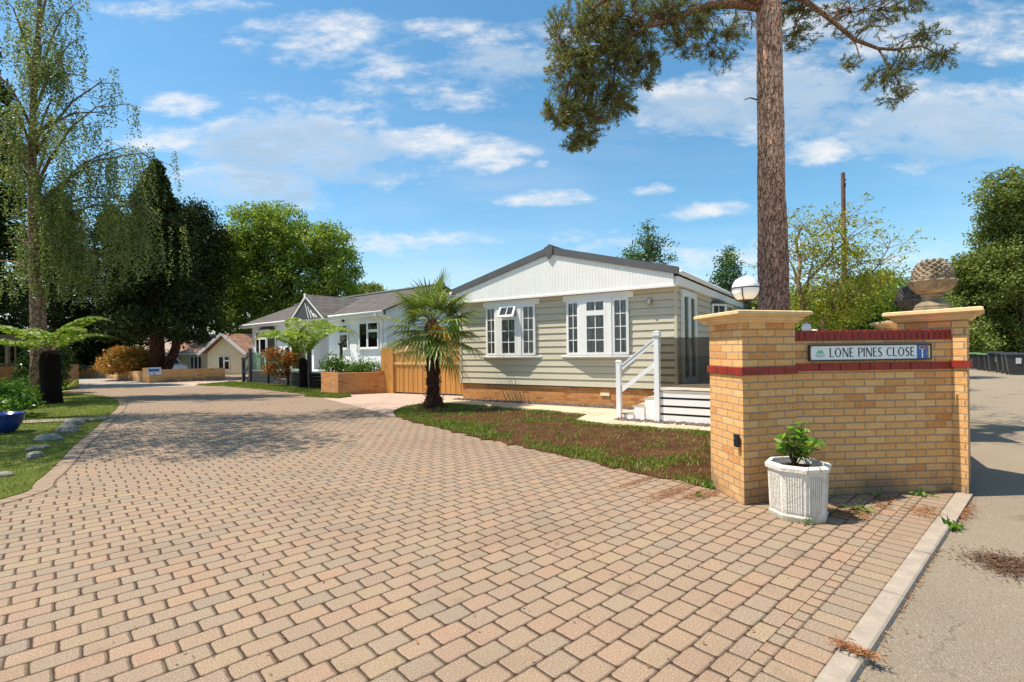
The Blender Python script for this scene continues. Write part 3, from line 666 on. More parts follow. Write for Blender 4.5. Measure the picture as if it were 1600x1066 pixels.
w0 = Vector((2.886, 5.165)); w1 = Vector((4.645, 5.297)); wd = (w1-w0).normalized(); wn = Vector((-wd.y, wd.x)); WL = (w1-w0).length
wall = thing('garden_wall', 'yellow brick wall topped with dark red bricks, carrying the name sign', 'wall', (w0.x, w0.y, 0), math.atan2(wd.y, wd.x))
mb = MB(); mb.box(-0.03, 0.012, -0.1, WL+0.02, 0.2, 1.60); mb.build('brickwork', MT['brick'], wall)
b = MB(); mm = MB(); mm.box(-0.02, 0.012, 1.602, WL-0.02, 0.19, 1.705)
n = 27; pitch = (WL-0.01)/n
rr = random.Random(4)
for i in range(n):
    x = i*pitch; dz = rr.uniform(-0.003, 0.003); b.box(x+0.005, rr.uniform(-0.004, 0.002), 1.606, x+pitch-0.005, 0.2, 1.712+dz)
b.build('red_brick_coping', MT['redbrick'], wall, bevel=0.003); mm.build('coping_mortar', MT['mortar'], wall)
b = MB(); mm = MB(); mm.box(-0.01, 0.006, 1.299, WL+0.01, 0.1, 1.368); x = -0.02; k = 0
for sg in [0.30, 0.225, 0.21, 0.115, 0.225, 0.225, 0.225, 0.225, 0.225]:
    if x >= WL+0.02: break
    b.box(x+0.004, -0.012+rr.uniform(-0.002, 0.002), 1.295, min(x+sg, WL+0.03)-0.004, 0.1, 1.372); x += sg
b.build('red_brick_band', MT['redbrick'], wall, bevel=0.002); mm.build('band_mortar', MT['mortar'], wall)
# wall continuing between the right pillars, and a coped wall beyond
def run_wall(label, a, b_, z0, z1, th=0.215, cope=True):
    a = Vector(a); b_ = Vector(b_); d = (b_-a).normalized(); L = (b_-a).length
    t = thing('garden_wall', label, 'wall', (a.x, a.y, 0), math.atan2(d.y, d.x))
    MB().prism([(0, -th/2), (L, -th/2), (L, th/2), (0, th/2)], -0.15, [z0, z1, z1, z0]).build('brickwork', MT['brick'], t)
    if cope: MB().prism([(0, -th/2-0.04), (L, -th/2-0.04), (L, th/2+0.04), (0, th/2+0.04)], [z0+0.002, z1+0.002, z1+0.002, z0+0.002], [z0+0.05, z1+0.05, z1+0.05, z0+0.05]).build('coping', MT['stone'], t)
    return t
run_wall('yellow brick roadside wall joining the two right-hand pillars', (4.80, 6.06), (6.42, 8.68), 1.62, 1.62)
run_wall('short yellow brick wall with sloping stone coping left of the rear pillar', (6.50, 8.78), (5.5, 9.4), 1.78, 1.55)
run_wall('yellow brick roadside wall running on behind the rear pillar', (7.05, 8.85), (9.6, 12.3), 1.6, 1.5)

# name sign
sg = thing('street_sign', 'white street name plate reading LONE PINES CLOSE with a blue dead-end symbol', 'sign', (w0.x, w0.y, 0), math.atan2(wd.y, wd.x))
SX0, SX1 = 0.155, 1.495; SZ0, SZ1 = 1.395, 1.565
def tilt(x): return (x-SX0)*0.004
MT['signwhite'] = plain('sign_white', (0.80, 0.82, 0.80), 0.35, 0.02); MT['signblue'] = plain('sign_blue', (0.02, 0.12, 0.42), 0.35, 0.03); MT['signred'] = plain('sign_red', (0.30, 0.01, 0.015), 0.4, 0.03)
MT['signgreen'] = plain('sign_green', (0.20, 0.48, 0.34), 0.5, 0.05); MT['ink'] = plain('black_lettering', (0.015, 0.015, 0.015), 0.5, 0.02)
fr = MB(); th = 0.014
fr.box(SX0, -0.036, SZ0, SX1, -0.014, SZ0+th); fr.box(SX0, -0.036, SZ1-th, SX1, -0.014, SZ1); fr.box(SX0, -0.036, SZ0+th, SX0+th, -0.014, SZ1-th); fr.box(SX1-th, -0.036, SZ0+th, SX1, -0.014, SZ1-th)
fr.box(SX0+0.05, -0.012, SZ0+0.02, SX1-0.05, 0.016, SZ1-0.02); fr.build('sign_frame', MT['black'], sg)
MB().box(SX0+th, -0.028, SZ0+th, SX1-0.16, -0.016, SZ1-th).build('name_plate', MT['signwhite'], sg)
MB().box(SX1-0.158, -0.028, SZ0+th, SX1-0.05, -0.016, SZ1-th).build('blue_panel', MT['signblue'], sg)
MB().box(SX1-0.028, -0.031, SZ0+0.018, SX1-0.016, -0.0285, SZ1-0.022).build('white_edge', MT['signwhite'], sg)
MB().box(SX1-0.108, -0.031, SZ0+0.02, SX1-0.094, -0.0285, SZ0+0.112).build('symbol_stem', MT['signwhite'], sg)
s = MB(); s.box(SX1-0.132, -0.031, SZ0+0.114, SX1-0.070, -0.0285, SZ0+0.144); s.build('symbol_border', MT['signwhite'], sg)
MB().box(SX1-0.128, -0.033, SZ0+0.118, SX1-0.074, -0.0315, SZ0+0.140).build('symbol_bar', MT['signred'], sg)
g_ = MB()
for pts in ([(0.075, 0.075), (0.105, 0.115), (0.118, 0.098), (0.135, 0.118), (0.165, 0.075)],): g_.quad([(SX0+x, -0.0295, SZ0+z+0.004) for x, z in pts])
g_.quad([(SX0+0.066, -0.0295, SZ0+0.060), (SX0+0.176, -0.0295, SZ0+0.060), (SX0+0.168, -0.0295, SZ0+0.068), (SX0+0.074, -0.0295, SZ0+0.068)])
for k in range(7): g_.quad([(SX0+0.078+k*0.0135, -0.0295, SZ0+0.044), (SX0+0.087+k*0.0135, -0.0295, SZ0+0.044), (SX0+0.087+k*0.0135, -0.0295, SZ0+0.055), (SX0+0.078+k*0.0135, -0.0295, SZ0+0.055)])
g_.build('emblem', MT['signgreen'], sg)
for (x, z) in ((SX0+0.024, SZ0+0.026), (SX0+0.024, SZ1-0.028)): MB().tube([(x, -0.0335, z), (x, -0.0275, z)], 0.004, 8).build('screw', MT['iron'], sg)
def seg_letters(text, x0, z0, h, width_total):
    """humanist capitals: thick and thin strokes with small serifs, laid out as flat raised shapes"""
    T = 0.165*h; t_ = 0.085*h; mb = MB(); y = -0.0292
    def stroke(ax, az, bx, bz, w0, w1=None):
        w1 = w1 or w0; d = Vector((bx-ax, bz-az)).normalized(); n = Vector((-d.y, d.x))
        P = [(ax-n.x*w0/2, az-n.y*w0/2), (bx-n.x*w1/2, bz-n.y*w1/2), (bx+n.x*w1/2, bz+n.y*w1/2), (ax+n.x*w0/2, az+n.y*w0/2)]
        base = len(mb.v); mb.v += [(p[0], y, p[1]) for p in P]+[(p[0], y+0.0012, p[1]) for p in P]
        mb.f += [(base, base+1, base+2, base+3), (base+4, base+7, base+6, base+5)]+[(base+k, base+4+k, base+4+(k+1) % 4, base+(k+1) % 4) for k in range(4)]
    def arc(cx, cz, rx, rz, a0, a1, n=20, flip=1):
        pr_ = None
        for k in range(n+1):
            a = math.radians(a0+(a1-a0)*k/n); c, s_ = math.cos(a), math.sin(a)
            w = t_+(T-t_)*abs(c)**1.2; o = (cx+c*(rx+w/2), cz+s_*(rz+t_/2)); i = (cx+c*(rx-w/2), cz+s_*(rz-t_/2))
            if pr_: 
                base = len(mb.v); P = [pr_[0], o, i, pr_[1]]; mb.v += [(p[0], y, p[1]) for p in P]; mb.f.append((base, base+1, base+2, base+3))
            pr_ = (o, i)
    def serif(x, z, w=0.16*h): stroke(x-w/2, z, x+w/2, z, 0.035*h)
    Wd = {'L': .50, 'O': .80, 'N': .74, 'E': .50, 'P': .52, 'I': .16, 'S': .48, 'C': .66, ' ': .30}; gap = 0.135
    tot = sum((Wd[c]+gap)*h for c in text)-gap*h; k_ = width_total/tot; x = 0
    st = len(mb.v)
    for c in text:
        w = Wd[c]*h; xl = x+T/2; xr = x+w-T/2; b0 = 0.015*h; t0 = h-0.015*h
        if c in 'LEPI':
            stroke(xl, 0, xl, h, T*0.85, T); serif(xl, t0); 
            if c in 'PI': serif(xl, b0)
        if c == 'L': stroke(xl-T*.5, t_/2, x+w, t_/2, t_); stroke(x+w-t_/2, 0, x+w-t_/4, 0.12*h, t_*.7)
        if c == 'E':
            for zz, ww in ((t_/2, 1), (h*0.52, .82), (h-t_/2, .92)): stroke(xl, zz, x+w*ww, zz, t_)
        if c == 'O': arc(x+w/2, h/2, w/2-T/2, h/2-t_/2, 0, 360, 32)
        if c == 'C': arc(x+w*0.58, h/2, w*0.58-T/2, h/2-t_/2, 48, 312, 26)
        if c == 'N': stroke(xl, 0, xl, h, t_); stroke(xl, h, xr+T*.2, 0, T); stroke(xr+T*.2, 0, xr+T*.2, h, t_); serif(xl, b0); serif(xr+T*.2, t0); serif(xl-T*.3, t0, .12*h)
        if c == 'P': arc(xl+w*.30, h*.74, w*.55, h*.235, -90, 90, 14); stroke(xl, h-t_/2, xl+w*.30, h-t_/2, t_); stroke(xl, h*.505, xl+w*.30, h*.505, t_)
        if c == 'S': arc(x+w*.5, h*.745, w*.36, h*.225, 30, 250, 16); arc(x+w*.48, h*.265, w*.40, h*.235, 75, -150, 18); stroke(x+w*.28, h*.60, x+w*.70, h*.44, T)
        x += w+gap*h
        mb.v = [(x0+(vx)*k_, vy, z0+vz) for vx, vy, vz in mb.v]
        if mb.v: mb.build('letter', MT['ink'], sg)
        mb = MB()
# plate lettering: cap height 82 mm
seg_letters('LONE PINES CLOSE', SX0+0.222, SZ0+0.040, 0.094, 0.930)

# globe lamp on the left pillar
lm = thing('globe_lamp', 'round white globe lamp in a black bracket on the left brick pillar', 'lamp', (2.50, 5.36, 1.907))
MB().lathe([(0.085, 0.0), (0.085, 0.012), (0.05, 0.03), (0.028, 0.05), (0.024, 0.095), (0.03, 0.105), (0.05, 0.12), (0.078, 0.13), (0.082, 0.142), (0.06, 0.146)], n=24).build('lamp_base', MT['iron'], lm, smooth=True)
GC = 0.262; GR = 0.138
MT['globe'] = NT('opal_globe'); MT['globe'].col((0.88, 0.90, 0.93)); MT['globe'].rough(0.12); MT['globe'].b.inputs['Subsurface Weight'].default_value = 0.35; MT['globe'].b.inputs['Subsurface Radius'].default_value = (0.1, 0.1, 0.1); MT['globe'] = MT['globe'].m
MB().lathe([(max(0.002, GR*math.sin(math.pi*k/20)), GC-GR*math.cos(math.pi*k/20)) for k in range(21)], n=40).build('globe', MT['globe'], lm, smooth=True)
rb = MB(); R_ = GR+0.006
ring = [(R_*math.cos(2*math.pi*k/32), R_*math.sin(2*math.pi*k/32), GC+0.012) for k in range(33)]; rb.tube(ring, 0.006, 6)
for q in range(4):
    a = q*math.pi/2+0.9; rb.tube([(R_*math.sin(t_)*math.cos(a), R_*math.sin(t_)*math.sin(a), GC-R_*math.cos(t_)) for t_ in [0.45+k*(1.65-0.45)/10 for k in range(11)]], 0.006, 6)
rb.build('lamp_cage', MT['iron'], lm, smooth=True)
# acorn finials
def finial(label, x, y, z, mat, seed):
    t = thing('stone_finial', label, 'finial', (x, y, z), 0, 'stone finials on the entrance pillars'); rg = random.Random(seed)
    MB().lathe([(0.175, 0.0), (0.175, 0.035), (0.16, 0.05), (0.165, 0.065), (0.145, 0.09), (0.105, 0.115), (0.085, 0.145), (0.085, 0.17), (0.105, 0.178), (0.105, 0.195), (0.09, 0.205)], n=28).build('pedestal', MT[mat], t, smooth=False)
    MB().lathe([(0.08, 0.198), (0.13, 0.215), (0.175, 0.26), (0.205, 0.32), (0.222, 0.345), (0.215, 0.362), (0.16, 0.362)], n=44, wob=lambda k, q: 1+(0.05 if (q//2) % 2 else -0.05)*(1 if 0 < k < 5 else 0)).build('bowl', MT[mat], t, smooth=False)
    sc2 = MB()
    for k in range(9):
        zc = 0.365+k*0.027; nn_ = 15 if k < 6 else 9
        for q in range(nn_):
            a = 6.283*(q+(k % 2)*.5)/nn_; rr_ = 0.176*math.sqrt(max(0.0, 1-((zc-0.40)/0.21)**2)); h2 = 6.283/nn_*.5
            if rr_ < .03: continue
            P_2 = lambda aa, r_, z_: (math.cos(aa)*r_, math.sin(aa)*r_, z_); i = len(sc2.v); j_ = rg.uniform(.8, 1.2)
            sc2.v += [P_2(a-h2*.9, rr_, zc), P_2(a, rr_+.005, zc-.022), P_2(a+h2*.9, rr_, zc), P_2(a, rr_*.93, zc+.03), P_2(a, rr_+.022*j_, zc+.008)]; sc2.f += [(i, i+1, i+4), (i+1, i+2, i+4), (i+2, i+3, i+4), (i+3, i, i+4)]
    sc2.build('cone_scales', MT[mat], t)
    prof = [(0.165, 0.35), (0.176, 0.372), (0.178, 0.392), (0.178, 0.412), (0.173, 0.432), (0.166, 0.452), (0.157, 0.472), (0.145, 0.492), (0.131, 0.512), (0.113, 0.532), (0.094, 0.552), (0.072, 0.570), (0.045, 0.586), (0.018, 0.597), (0.003, 0.60)]
    MB().lathe(prof, n=42, wob=lambda k, q: 1+0.055*math.sin((q*6.0+k*21)*math.pi/42*2)*math.sin((q*6.0-k*21)*math.pi/42*2)+rg.uniform(-.02, .02)).build('cone', MT[mat], t, smooth=True)
    return t
finial('pale weathered stone pine cone finial on the nearer right pillar', 4.81, 5.74, 1.925, 'weather', 1)
finial('dark weathered stone pine cone finial on the rear pillar', 6.78, 8.55, 1.955, 'weatherdark', 2)
# black box on the left pillar's lit face
bx = thing('wall_box', 'small black plastic box fixed to the left pillar near its corner', 'box', (2.236, 4.985, 0.625), math.radians(95)+0)
bb = MB(); bb.box(-0.033, 0.0, -0.065, 0.033, 0.04, 0.065); bb.build('casing', MT['black'], bx, bevel=0.012)
MB().box(-0.012, 0.041, 0.01, 0.012, 0.045, 0.034).build('button', MT['darktrim'], bx)

# octagonal planter with a young shrub
pt = thing('flower_pot', 'white fluted octagonal concrete planter holding a young shrub before the sign wall', 'planter', (2.60, 4.60, 0.0), math.radians(8))
pt.scale = (1, 1, 0.97)
def octo(r, a0=22.5): return [(r*math.cos(math.radians(a0+45*k)), r*math.sin(math.radians(a0+45*k))) for k in range(8)]
mb = MB(); R = 0.248
mb.prism(octo(R*0.97), 0.0, 0.05, poly2=octo(R*1.0), top=False); mb.prism(octo(R*1.0), 0.05, 0.065, poly2=octo(R*0.95), top=False, bot=False)
mb.prism(octo(R*0.95), 0.065, 0.445, poly2=octo(R*1.0), top=False, bot=False)
A0, A1 = octo(R*0.95), octo(R)
for k in range(8):     # flutes on every face
    a, b_ = Vector(A0[k]), Vector(A0[(k+1) % 8]); c, d = Vector(A1[k]), Vector(A1[(k+1) % 8]); nr = ((a+b_)/2).normalized()
    for q in range(7):
        f0 = 0.14+q*0.105; f1 = f0+0.062
        z0, z1 = 0.085, 0.42
        la = a+(b_-a)*f0; lb = a+(b_-a)*f1; ha = c+(d-c)*f0; hb = c+(d-c)*f1
        lo = 0.04; k0, k1 = (z0-0.065)/0.38, (z1-0.065)/0.38
        pa = la+(ha-la)*k0; pb = lb+(hb-lb)*k0; pc = la+(ha-la)*k1; pd = lb+(hb-lb)*k1
        i = len(mb.v); e_ = nr*0.009
        mb.v += [(pa.x, pa.y, z0), (pb.x, pb.y, z0), (pd.x, pd.y, z1), (pc.x, pc.y, z1), (pa.x+e_.x, pa.y+e_.y, z0+.006), (pb.x+e_.x, pb.y+e_.y, z0+.006), (pd.x+e_.x, pd.y+e_.y, z1-.006), (pc.x+e_.x, pc.y+e_.y, z1-.006)]
        mb.f += [(i+4, i+5, i+6, i+7), (i, i+1, i+5, i+4), (i+1, i+2, i+6, i+5), (i+2, i+3, i+7, i+6), (i+3, i, i+4, i+7)]
mb.build('pot_body', MT['concretewhite'], pt)
mb = MB(); mb.prism(octo(R*1.0), 0.445, 0.458, poly2=octo(R*1.10), top=False, bot=True); mb.prism(octo(R*1.10), 0.458, 0.492, top=False, bot=False, poly2=octo(R*1.11)); mb.prism(octo(R*1.11), 0.492, 0.508, top=False, bot=False, poly2=octo(R*1.05))
mb.prism(octo(R*1.05), 0.508, 0.51, top=False, bot=False, poly2=octo(R*0.9)); mb.prism(octo(R*0.9), 0.51, 0.40, top=False, bot=False, poly2=octo(R*0.86)); mb.build('pot_rim', MT['concretewhite'], pt)
MB().quad([(*p, 0.455) for p in octo(R*0.89)]).build('potting_soil', MT['soil'], pt)
sh = thing('shrub', 'young green shrub growing in the white octagonal planter', 'plant', (2.57, 4.60, 0.43)); rg = np.random.default_rng(8); st = MB(); cen = []; dirs = []
for k in range(9):
    a = k*0.75+rg.random(); L = 0.15+0.27*rg.random(); lean = 0.12+0.36*rg.random(); top = Vector((math.cos(a)*lean*0.42, math.sin(a)*lean*0.42, L))
    st.tube([(0, 0, 0), tuple(top*0.5+Vector((0, 0, 0.03))), tuple(top)], [0.007, 0.005, 0.003], 6)
    for q in range(3):
        base = top*(0.72+0.14*q)
        for r_ in range(7):
            b_ = r_*0.9+q; dv = Vector((math.cos(b_), math.sin(b_), 0.25-rg.random()*0.7)).normalized(); c = base+dv*0.045; cen.append(tuple(c)); dirs.append(tuple(dv))
st.tube([(0, 0, -0.02), (0, 0, 0.12)], 0.011, 8); st.build('stem', MT['bark'], sh, smooth=True)
MT['leafglossy'] = leaf_mat('glossy_leaves', (0.07, 0.17, 0.012), (0.17, 0.32, 0.03), (0.26, 0.38, 0.05), 0.3, 0.5, 8, spec=0.2)
leaves('leaf_cluster', cen, 0.10, MT['leafglossy'], sh, 3, 0.36, 0.5, dirs)
tag(MB().tube([gp(1262, 742, 0.46), tuple(gp(1262, 742, 0.46)+Vector((0.02, 0.02, 0.06))), tuple(gp(1270, 742, 0.46)+Vector((0.04, 0.0, 0.09))), tuple(gp(1275, 742, 0.46)+Vector((0.05, 0.0, 0.02)))], 0.003, 5).build('dry_twig', MT['iron']), 'thin dark dry twigs curling over the planter soil', 'twig')
# ------------------------------------------------------------------ window builder
def panel(fm, pn, cu, P0, P1, z0, z1, cols=1, rows=1, fw=0.06, bar=0.022, dep=0.05, curtain=0.05):
    """frame bars into fm, glass into pn, curtain or dark backing into cu; P0->P1 runs left to right seen from outside"""
    a = Vector(P0); b = Vector(P1); L = (b-a).length; d = (b-a)/L; o = Vector((d.y, -d.x))    # o points outwards
    def bx_(x0, x1, y0, y1, q0, q1):
        p = [a+d*x0+o*y0, a+d*x1+o*y0, a+d*x1+o*y1, a+d*x0+o*y1]; fm.prism([tuple(v) for v in p][::-1], q0, q1)
    bx_(0, L, 0, dep, z0, z0+fw); bx_(0, L, 0, dep, z1-fw, z1); bx_(0, fw, 0.001, dep-0.001, z0+fw, z1-fw); bx_(L-fw, L, 0.001, dep-0.001, z0+fw, z1-fw)
    for k in range(1, cols): x = fw+(L-2*fw)*k/cols; bx_(x-bar/2, x+bar/2, dep*0.3, dep*0.62, z0+fw, z1-fw)
    for k in range(1, rows): z = z0+fw+(z1-z0-2*fw)*k/rows; bx_(fw, L-fw, dep*0.3+.001, dep*0.62-.001, z-bar/2, z+bar/2)
    g0 = a+d*fw*0.8+o*(dep*0.45); g1 = b-d*fw*0.8+o*(dep*0.45)
    pn.quad([(g0.x, g0.y, z0+fw*.8), (g1.x, g1.y, z0+fw*.8), (g1.x, g1.y, z1-fw*.8), (g0.x, g0.y, z1-fw*.8)])
    c0 = a+d*fw*0.5+o*0.006; c1 = b-d*fw*0.5+o*0.006
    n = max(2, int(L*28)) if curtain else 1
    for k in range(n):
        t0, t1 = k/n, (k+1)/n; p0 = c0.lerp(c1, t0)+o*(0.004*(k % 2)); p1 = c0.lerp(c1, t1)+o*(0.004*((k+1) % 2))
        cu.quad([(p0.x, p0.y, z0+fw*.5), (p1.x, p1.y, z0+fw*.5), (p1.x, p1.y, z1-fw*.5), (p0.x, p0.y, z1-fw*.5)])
def window(parent, P0, P1, z0, z1, splits, sill=True, mat='white', cmat='unlitdark', name='window', **k):
    """splits: list of (x0, x1, z0, z1, cols, rows) in fractions of the opening"""
    a = Vector(P0); b = Vector(P1); fm, pn, cu = MB(), MB(), MB()
    for (x0, x1, q0, q1, c, r) in splits:
        panel(fm, pn, cu, tuple(a.lerp(b, x0)), tuple(a.lerp(b, x1)), z0+(z1-z0)*q0, z0+(z1-z0)*q1, c, r, curtain=(cmat == 'net'), **k)
    w = fm.build(name, MT[mat], parent); pn.build('pane', MT['glass'], w); cu.build('curtain' if cmat == 'net' else 'dark_backing', MT[cmat], w)  # without a curtain, a flat dark sheet stands in for the unlit room
    if sill:
        d = (b-a).normalized(); o = Vector((d.y, -d.x)); p = [a-d*0.06, b+d*0.06, b+d*0.06+o*0.09, a-d*0.06+o*0.09]
        MB().prism([tuple(v) for v in p][::-1], z0-0.045, z0-0.003).build('sill', MT[mat], w)
    return w

# ------------------------------------------------------------------ sage bungalow
HL, HDp = 6.69, 13.5
hs = thing('park_home', 'sage green clad bungalow with white gable and two bow windows beside the drive', 'house', (HA.x, HA.y, 0), HANG)
MB().box(0.03, 0.03, -0.1, HL-0.03, HDp-0.03, 0.56).build('brick_base', MT['brick2'], hs)
cl = MB(); Z0, Z1, BH = 0.55, 3.10, 0.1822; nb = 14
def lap(p0, p1, z0=Z0, n_=nb, skip=None):
    a = Vector(p0); b = Vector(p1); d = (b-a).normalized(); o = Vector((d.y, -d.x))
    for k in range(n_):
        za, zb = z0+k*BH, z0+(k+1)*BH; lo = o*0.026; hi = o*0.006
        A_, B_ = a+lo, b+lo; C_, D_ = b+hi, a+hi
        zc = zb-0.012; ia, ib = a-o*0.022, b-o*0.022
        cl.quad([(A_.x, A_.y, za), (B_.x, B_.y, za), (C_.x, C_.y, zc), (D_.x, D_.y, zc)]); cl.quad([(ia.x, ia.y, za), (ib.x, ib.y, za), (B_.x, B_.y, za), (A_.x, A_.y, za)])
        cl.quad([(D_.x, D_.y, zc), (C_.x, C_.y, zc), (ib.x, ib.y, zc), (ia.x, ia.y, zc)]); cl.quad([(ia.x, ia.y, zc), (ib.x, ib.y, zc), (ib.x, ib.y, zb), (ia.x, ia.y, zb)])
lap((0, 0), (HL, 0)); lap((HL, 0), (HL, HDp)); lap((0, HDp), (0, 0)); lap((HL, HDp), (0, HDp))
cl.quad([(0, 0, 3.3), (HL, 0, 3.3), (HL/2, 0, 4.15)]); cl.quad([(HL, HDp, 3.3), (0, HDp, 3.3), (HL/2, HDp, 4.15)])
for p0, p1 in (((0, 0), (HL, 0)), ((HL, 0), (HL, HDp)), ((0, HDp), (0, 0)), ((HL, HDp), (0, HDp))): cl.quad([(*p0, 3.09), (*p1, 3.09), (*p1, 3.32), (*p0, 3.32)])
cl.build('wall', MT['clad'], hs)
for (x, y) in ((0, 0), (HL, 0), (HL, HDp)): MB().box(x-0.034, y-0.034, 0.54, x+0.034, y+0.034, 3.1).build('corner_post', MT['clad'], hs)
MB().box(-0.04, -0.005, 0.52, HL+0.04, 0.02, 0.548).build('drip_rail', MT['darktrim'], hs)
OV = 0.235; EX = 0.13; SL = (4.33-3.46)/(HL/2)
rf = MB(); ridge = 4.30
def roofz(x): return 3.43+SL*(HL/2-abs(x-HL/2))-0.02
for sgn in (0, 1):
    xe = -EX if sgn == 0 else HL+EX; ze = 3.43-SL*EX; q = [(xe, -OV, ze), (HL/2, -OV, ridge), (HL/2, HDp+OV, ridge), (xe, HDp+OV, ze)]
    if sgn == 0: q = q
    i = len(rf.v); rf.v += q+[(p[0], p[1], p[2]+0.05) for p in q]
    rf.f += [(i, i+1, i+2, i+3), (i+4, i+7, i+6, i+5), (i, i+4, i+5, i+1), (i+1, i+5, i+6, i+2), (i+2, i+6, i+7, i+3), (i+3, i+7, i+4, i)]
rf.build('roof', MT['roofdark'], hs)
gb = MB(); nbd = 74       # vertical tongue and groove boards
for k in range(nbd):
    x0 = -0.02+(HL+0.04)*k/nbd; x1 = -0.02+(HL+0.04)*(k+1)/nbd
    za = roofz(x0)-0.03; zb = roofz(x1)-0.03; zt0, zt1 = za, zb; g = 0.005
    gb.quad([(x0+g, -OV+0.012, 3.07), (x1-g, -OV+0.012, 3.07), (x1-g, -OV+0.012, zt1), (x0+g, -OV+0.012, zt0)])
    gb.quad([(x1-g, -OV+0.012, 3.07), (x1, -OV+0.017, 3.07), (x1, -OV+0.017, zt1), (x1-g, -OV+0.012, zt1)])
    gb.quad([(x0, -OV+0.017, 3.07), (x0+g, -OV+0.012, 3.07), (x0+g, -OV+0.012, zt0), (x0, -OV+0.017, zt0)])
gb.build('gable_boarding', MT['whitepaint'], hs)
tr = MB(); tr.box(-0.05, -OV-0.01, 3.02, HL+0.05, -OV+0.05, 3.068); tr.box(-0.04, -OV+0.055, 3.03, HL+0.04, 0.0, 3.06); tr.build('gable_soffit', MT['whitepaint'], hs)
vt = MB()
for (xa, xb) in ((-EX-0.02, HL/2+0.0), (HL+EX+0.02, HL/2)):
    za = 3.43-SL*EX; a = (xa, -OV-0.02, za+0.0); b = (xb, -OV-0.02, ridge+0.0)
    pts = [(xa, za-0.10), (xb, ridge-0.12), (xb, ridge+0.075), (xa, za+0.075)]
    i = len(vt.v); vt.v += [(p[0], -OV-0.035, p[1]) for p in pts]+[(p[0], -OV+0.011, p[1]) for p in pts]
    vt.f += [(i, i+1, i+2, i+3), (i+4, i+7, i+6, i+5), (i, i+4, i+5, i+1), (i+2, i+6, i+7, i+3), (i+3, i+7, i+4, i), (i+1, i+5, i+6, i+2)]
vt.build('verge_trim', MT['roofgrey'], hs)
i_ = MB(); pts = [(HL/2-0.13, ridge+0.055), (HL/2-0.13, ridge-0.10), (HL/2, ridge-0.26), (HL/2+0.13, ridge-0.10), (HL/2+0.13, ridge+0.055), (HL/2, ridge+0.10)]
i_.v += [(p[0], -OV-0.06, p[1]) for p in pts]+[(p[0], -OV-0.02, p[1]) for p in pts]; n = 6
i_.f += [tuple(range(n)), tuple(range(2*n-1, n-1, -1))]+[(k, n+k, n+(k+1) % n, (k+1) % n) for k in range(n)]; i_.build('apex_cap', MT['roofgrey'], hs)
ru = MB(); ru.tube([(HL/2, -OV, ridge+0.06), (HL/2, HDp+OV, ridge+0.06)], 0.09, 8); ru.build('ridge', MT['roofgrey'], hs)
for xx, nm in ((HL+0.02, 1), (-0.02, -1)):
    g = MB(); xa, xb = (HL+0.0, HL+0.13) if nm > 0 else (-0.13, 0.0)
    g.box(xa, -OV+0.06, 3.06, xb, HDp+OV, 3.26); g.build('fascia', MT['whitepaint'], hs)
    zc = 3.345; xo = xb+0.055 if nm > 0 else xa-0.055; g = MB(); g.tube([(xo, -OV-0.02, zc), (xo, HDp+OV, zc)], 0.06, 10); g.build('gutter', MT['white'], hs, smooth=True)
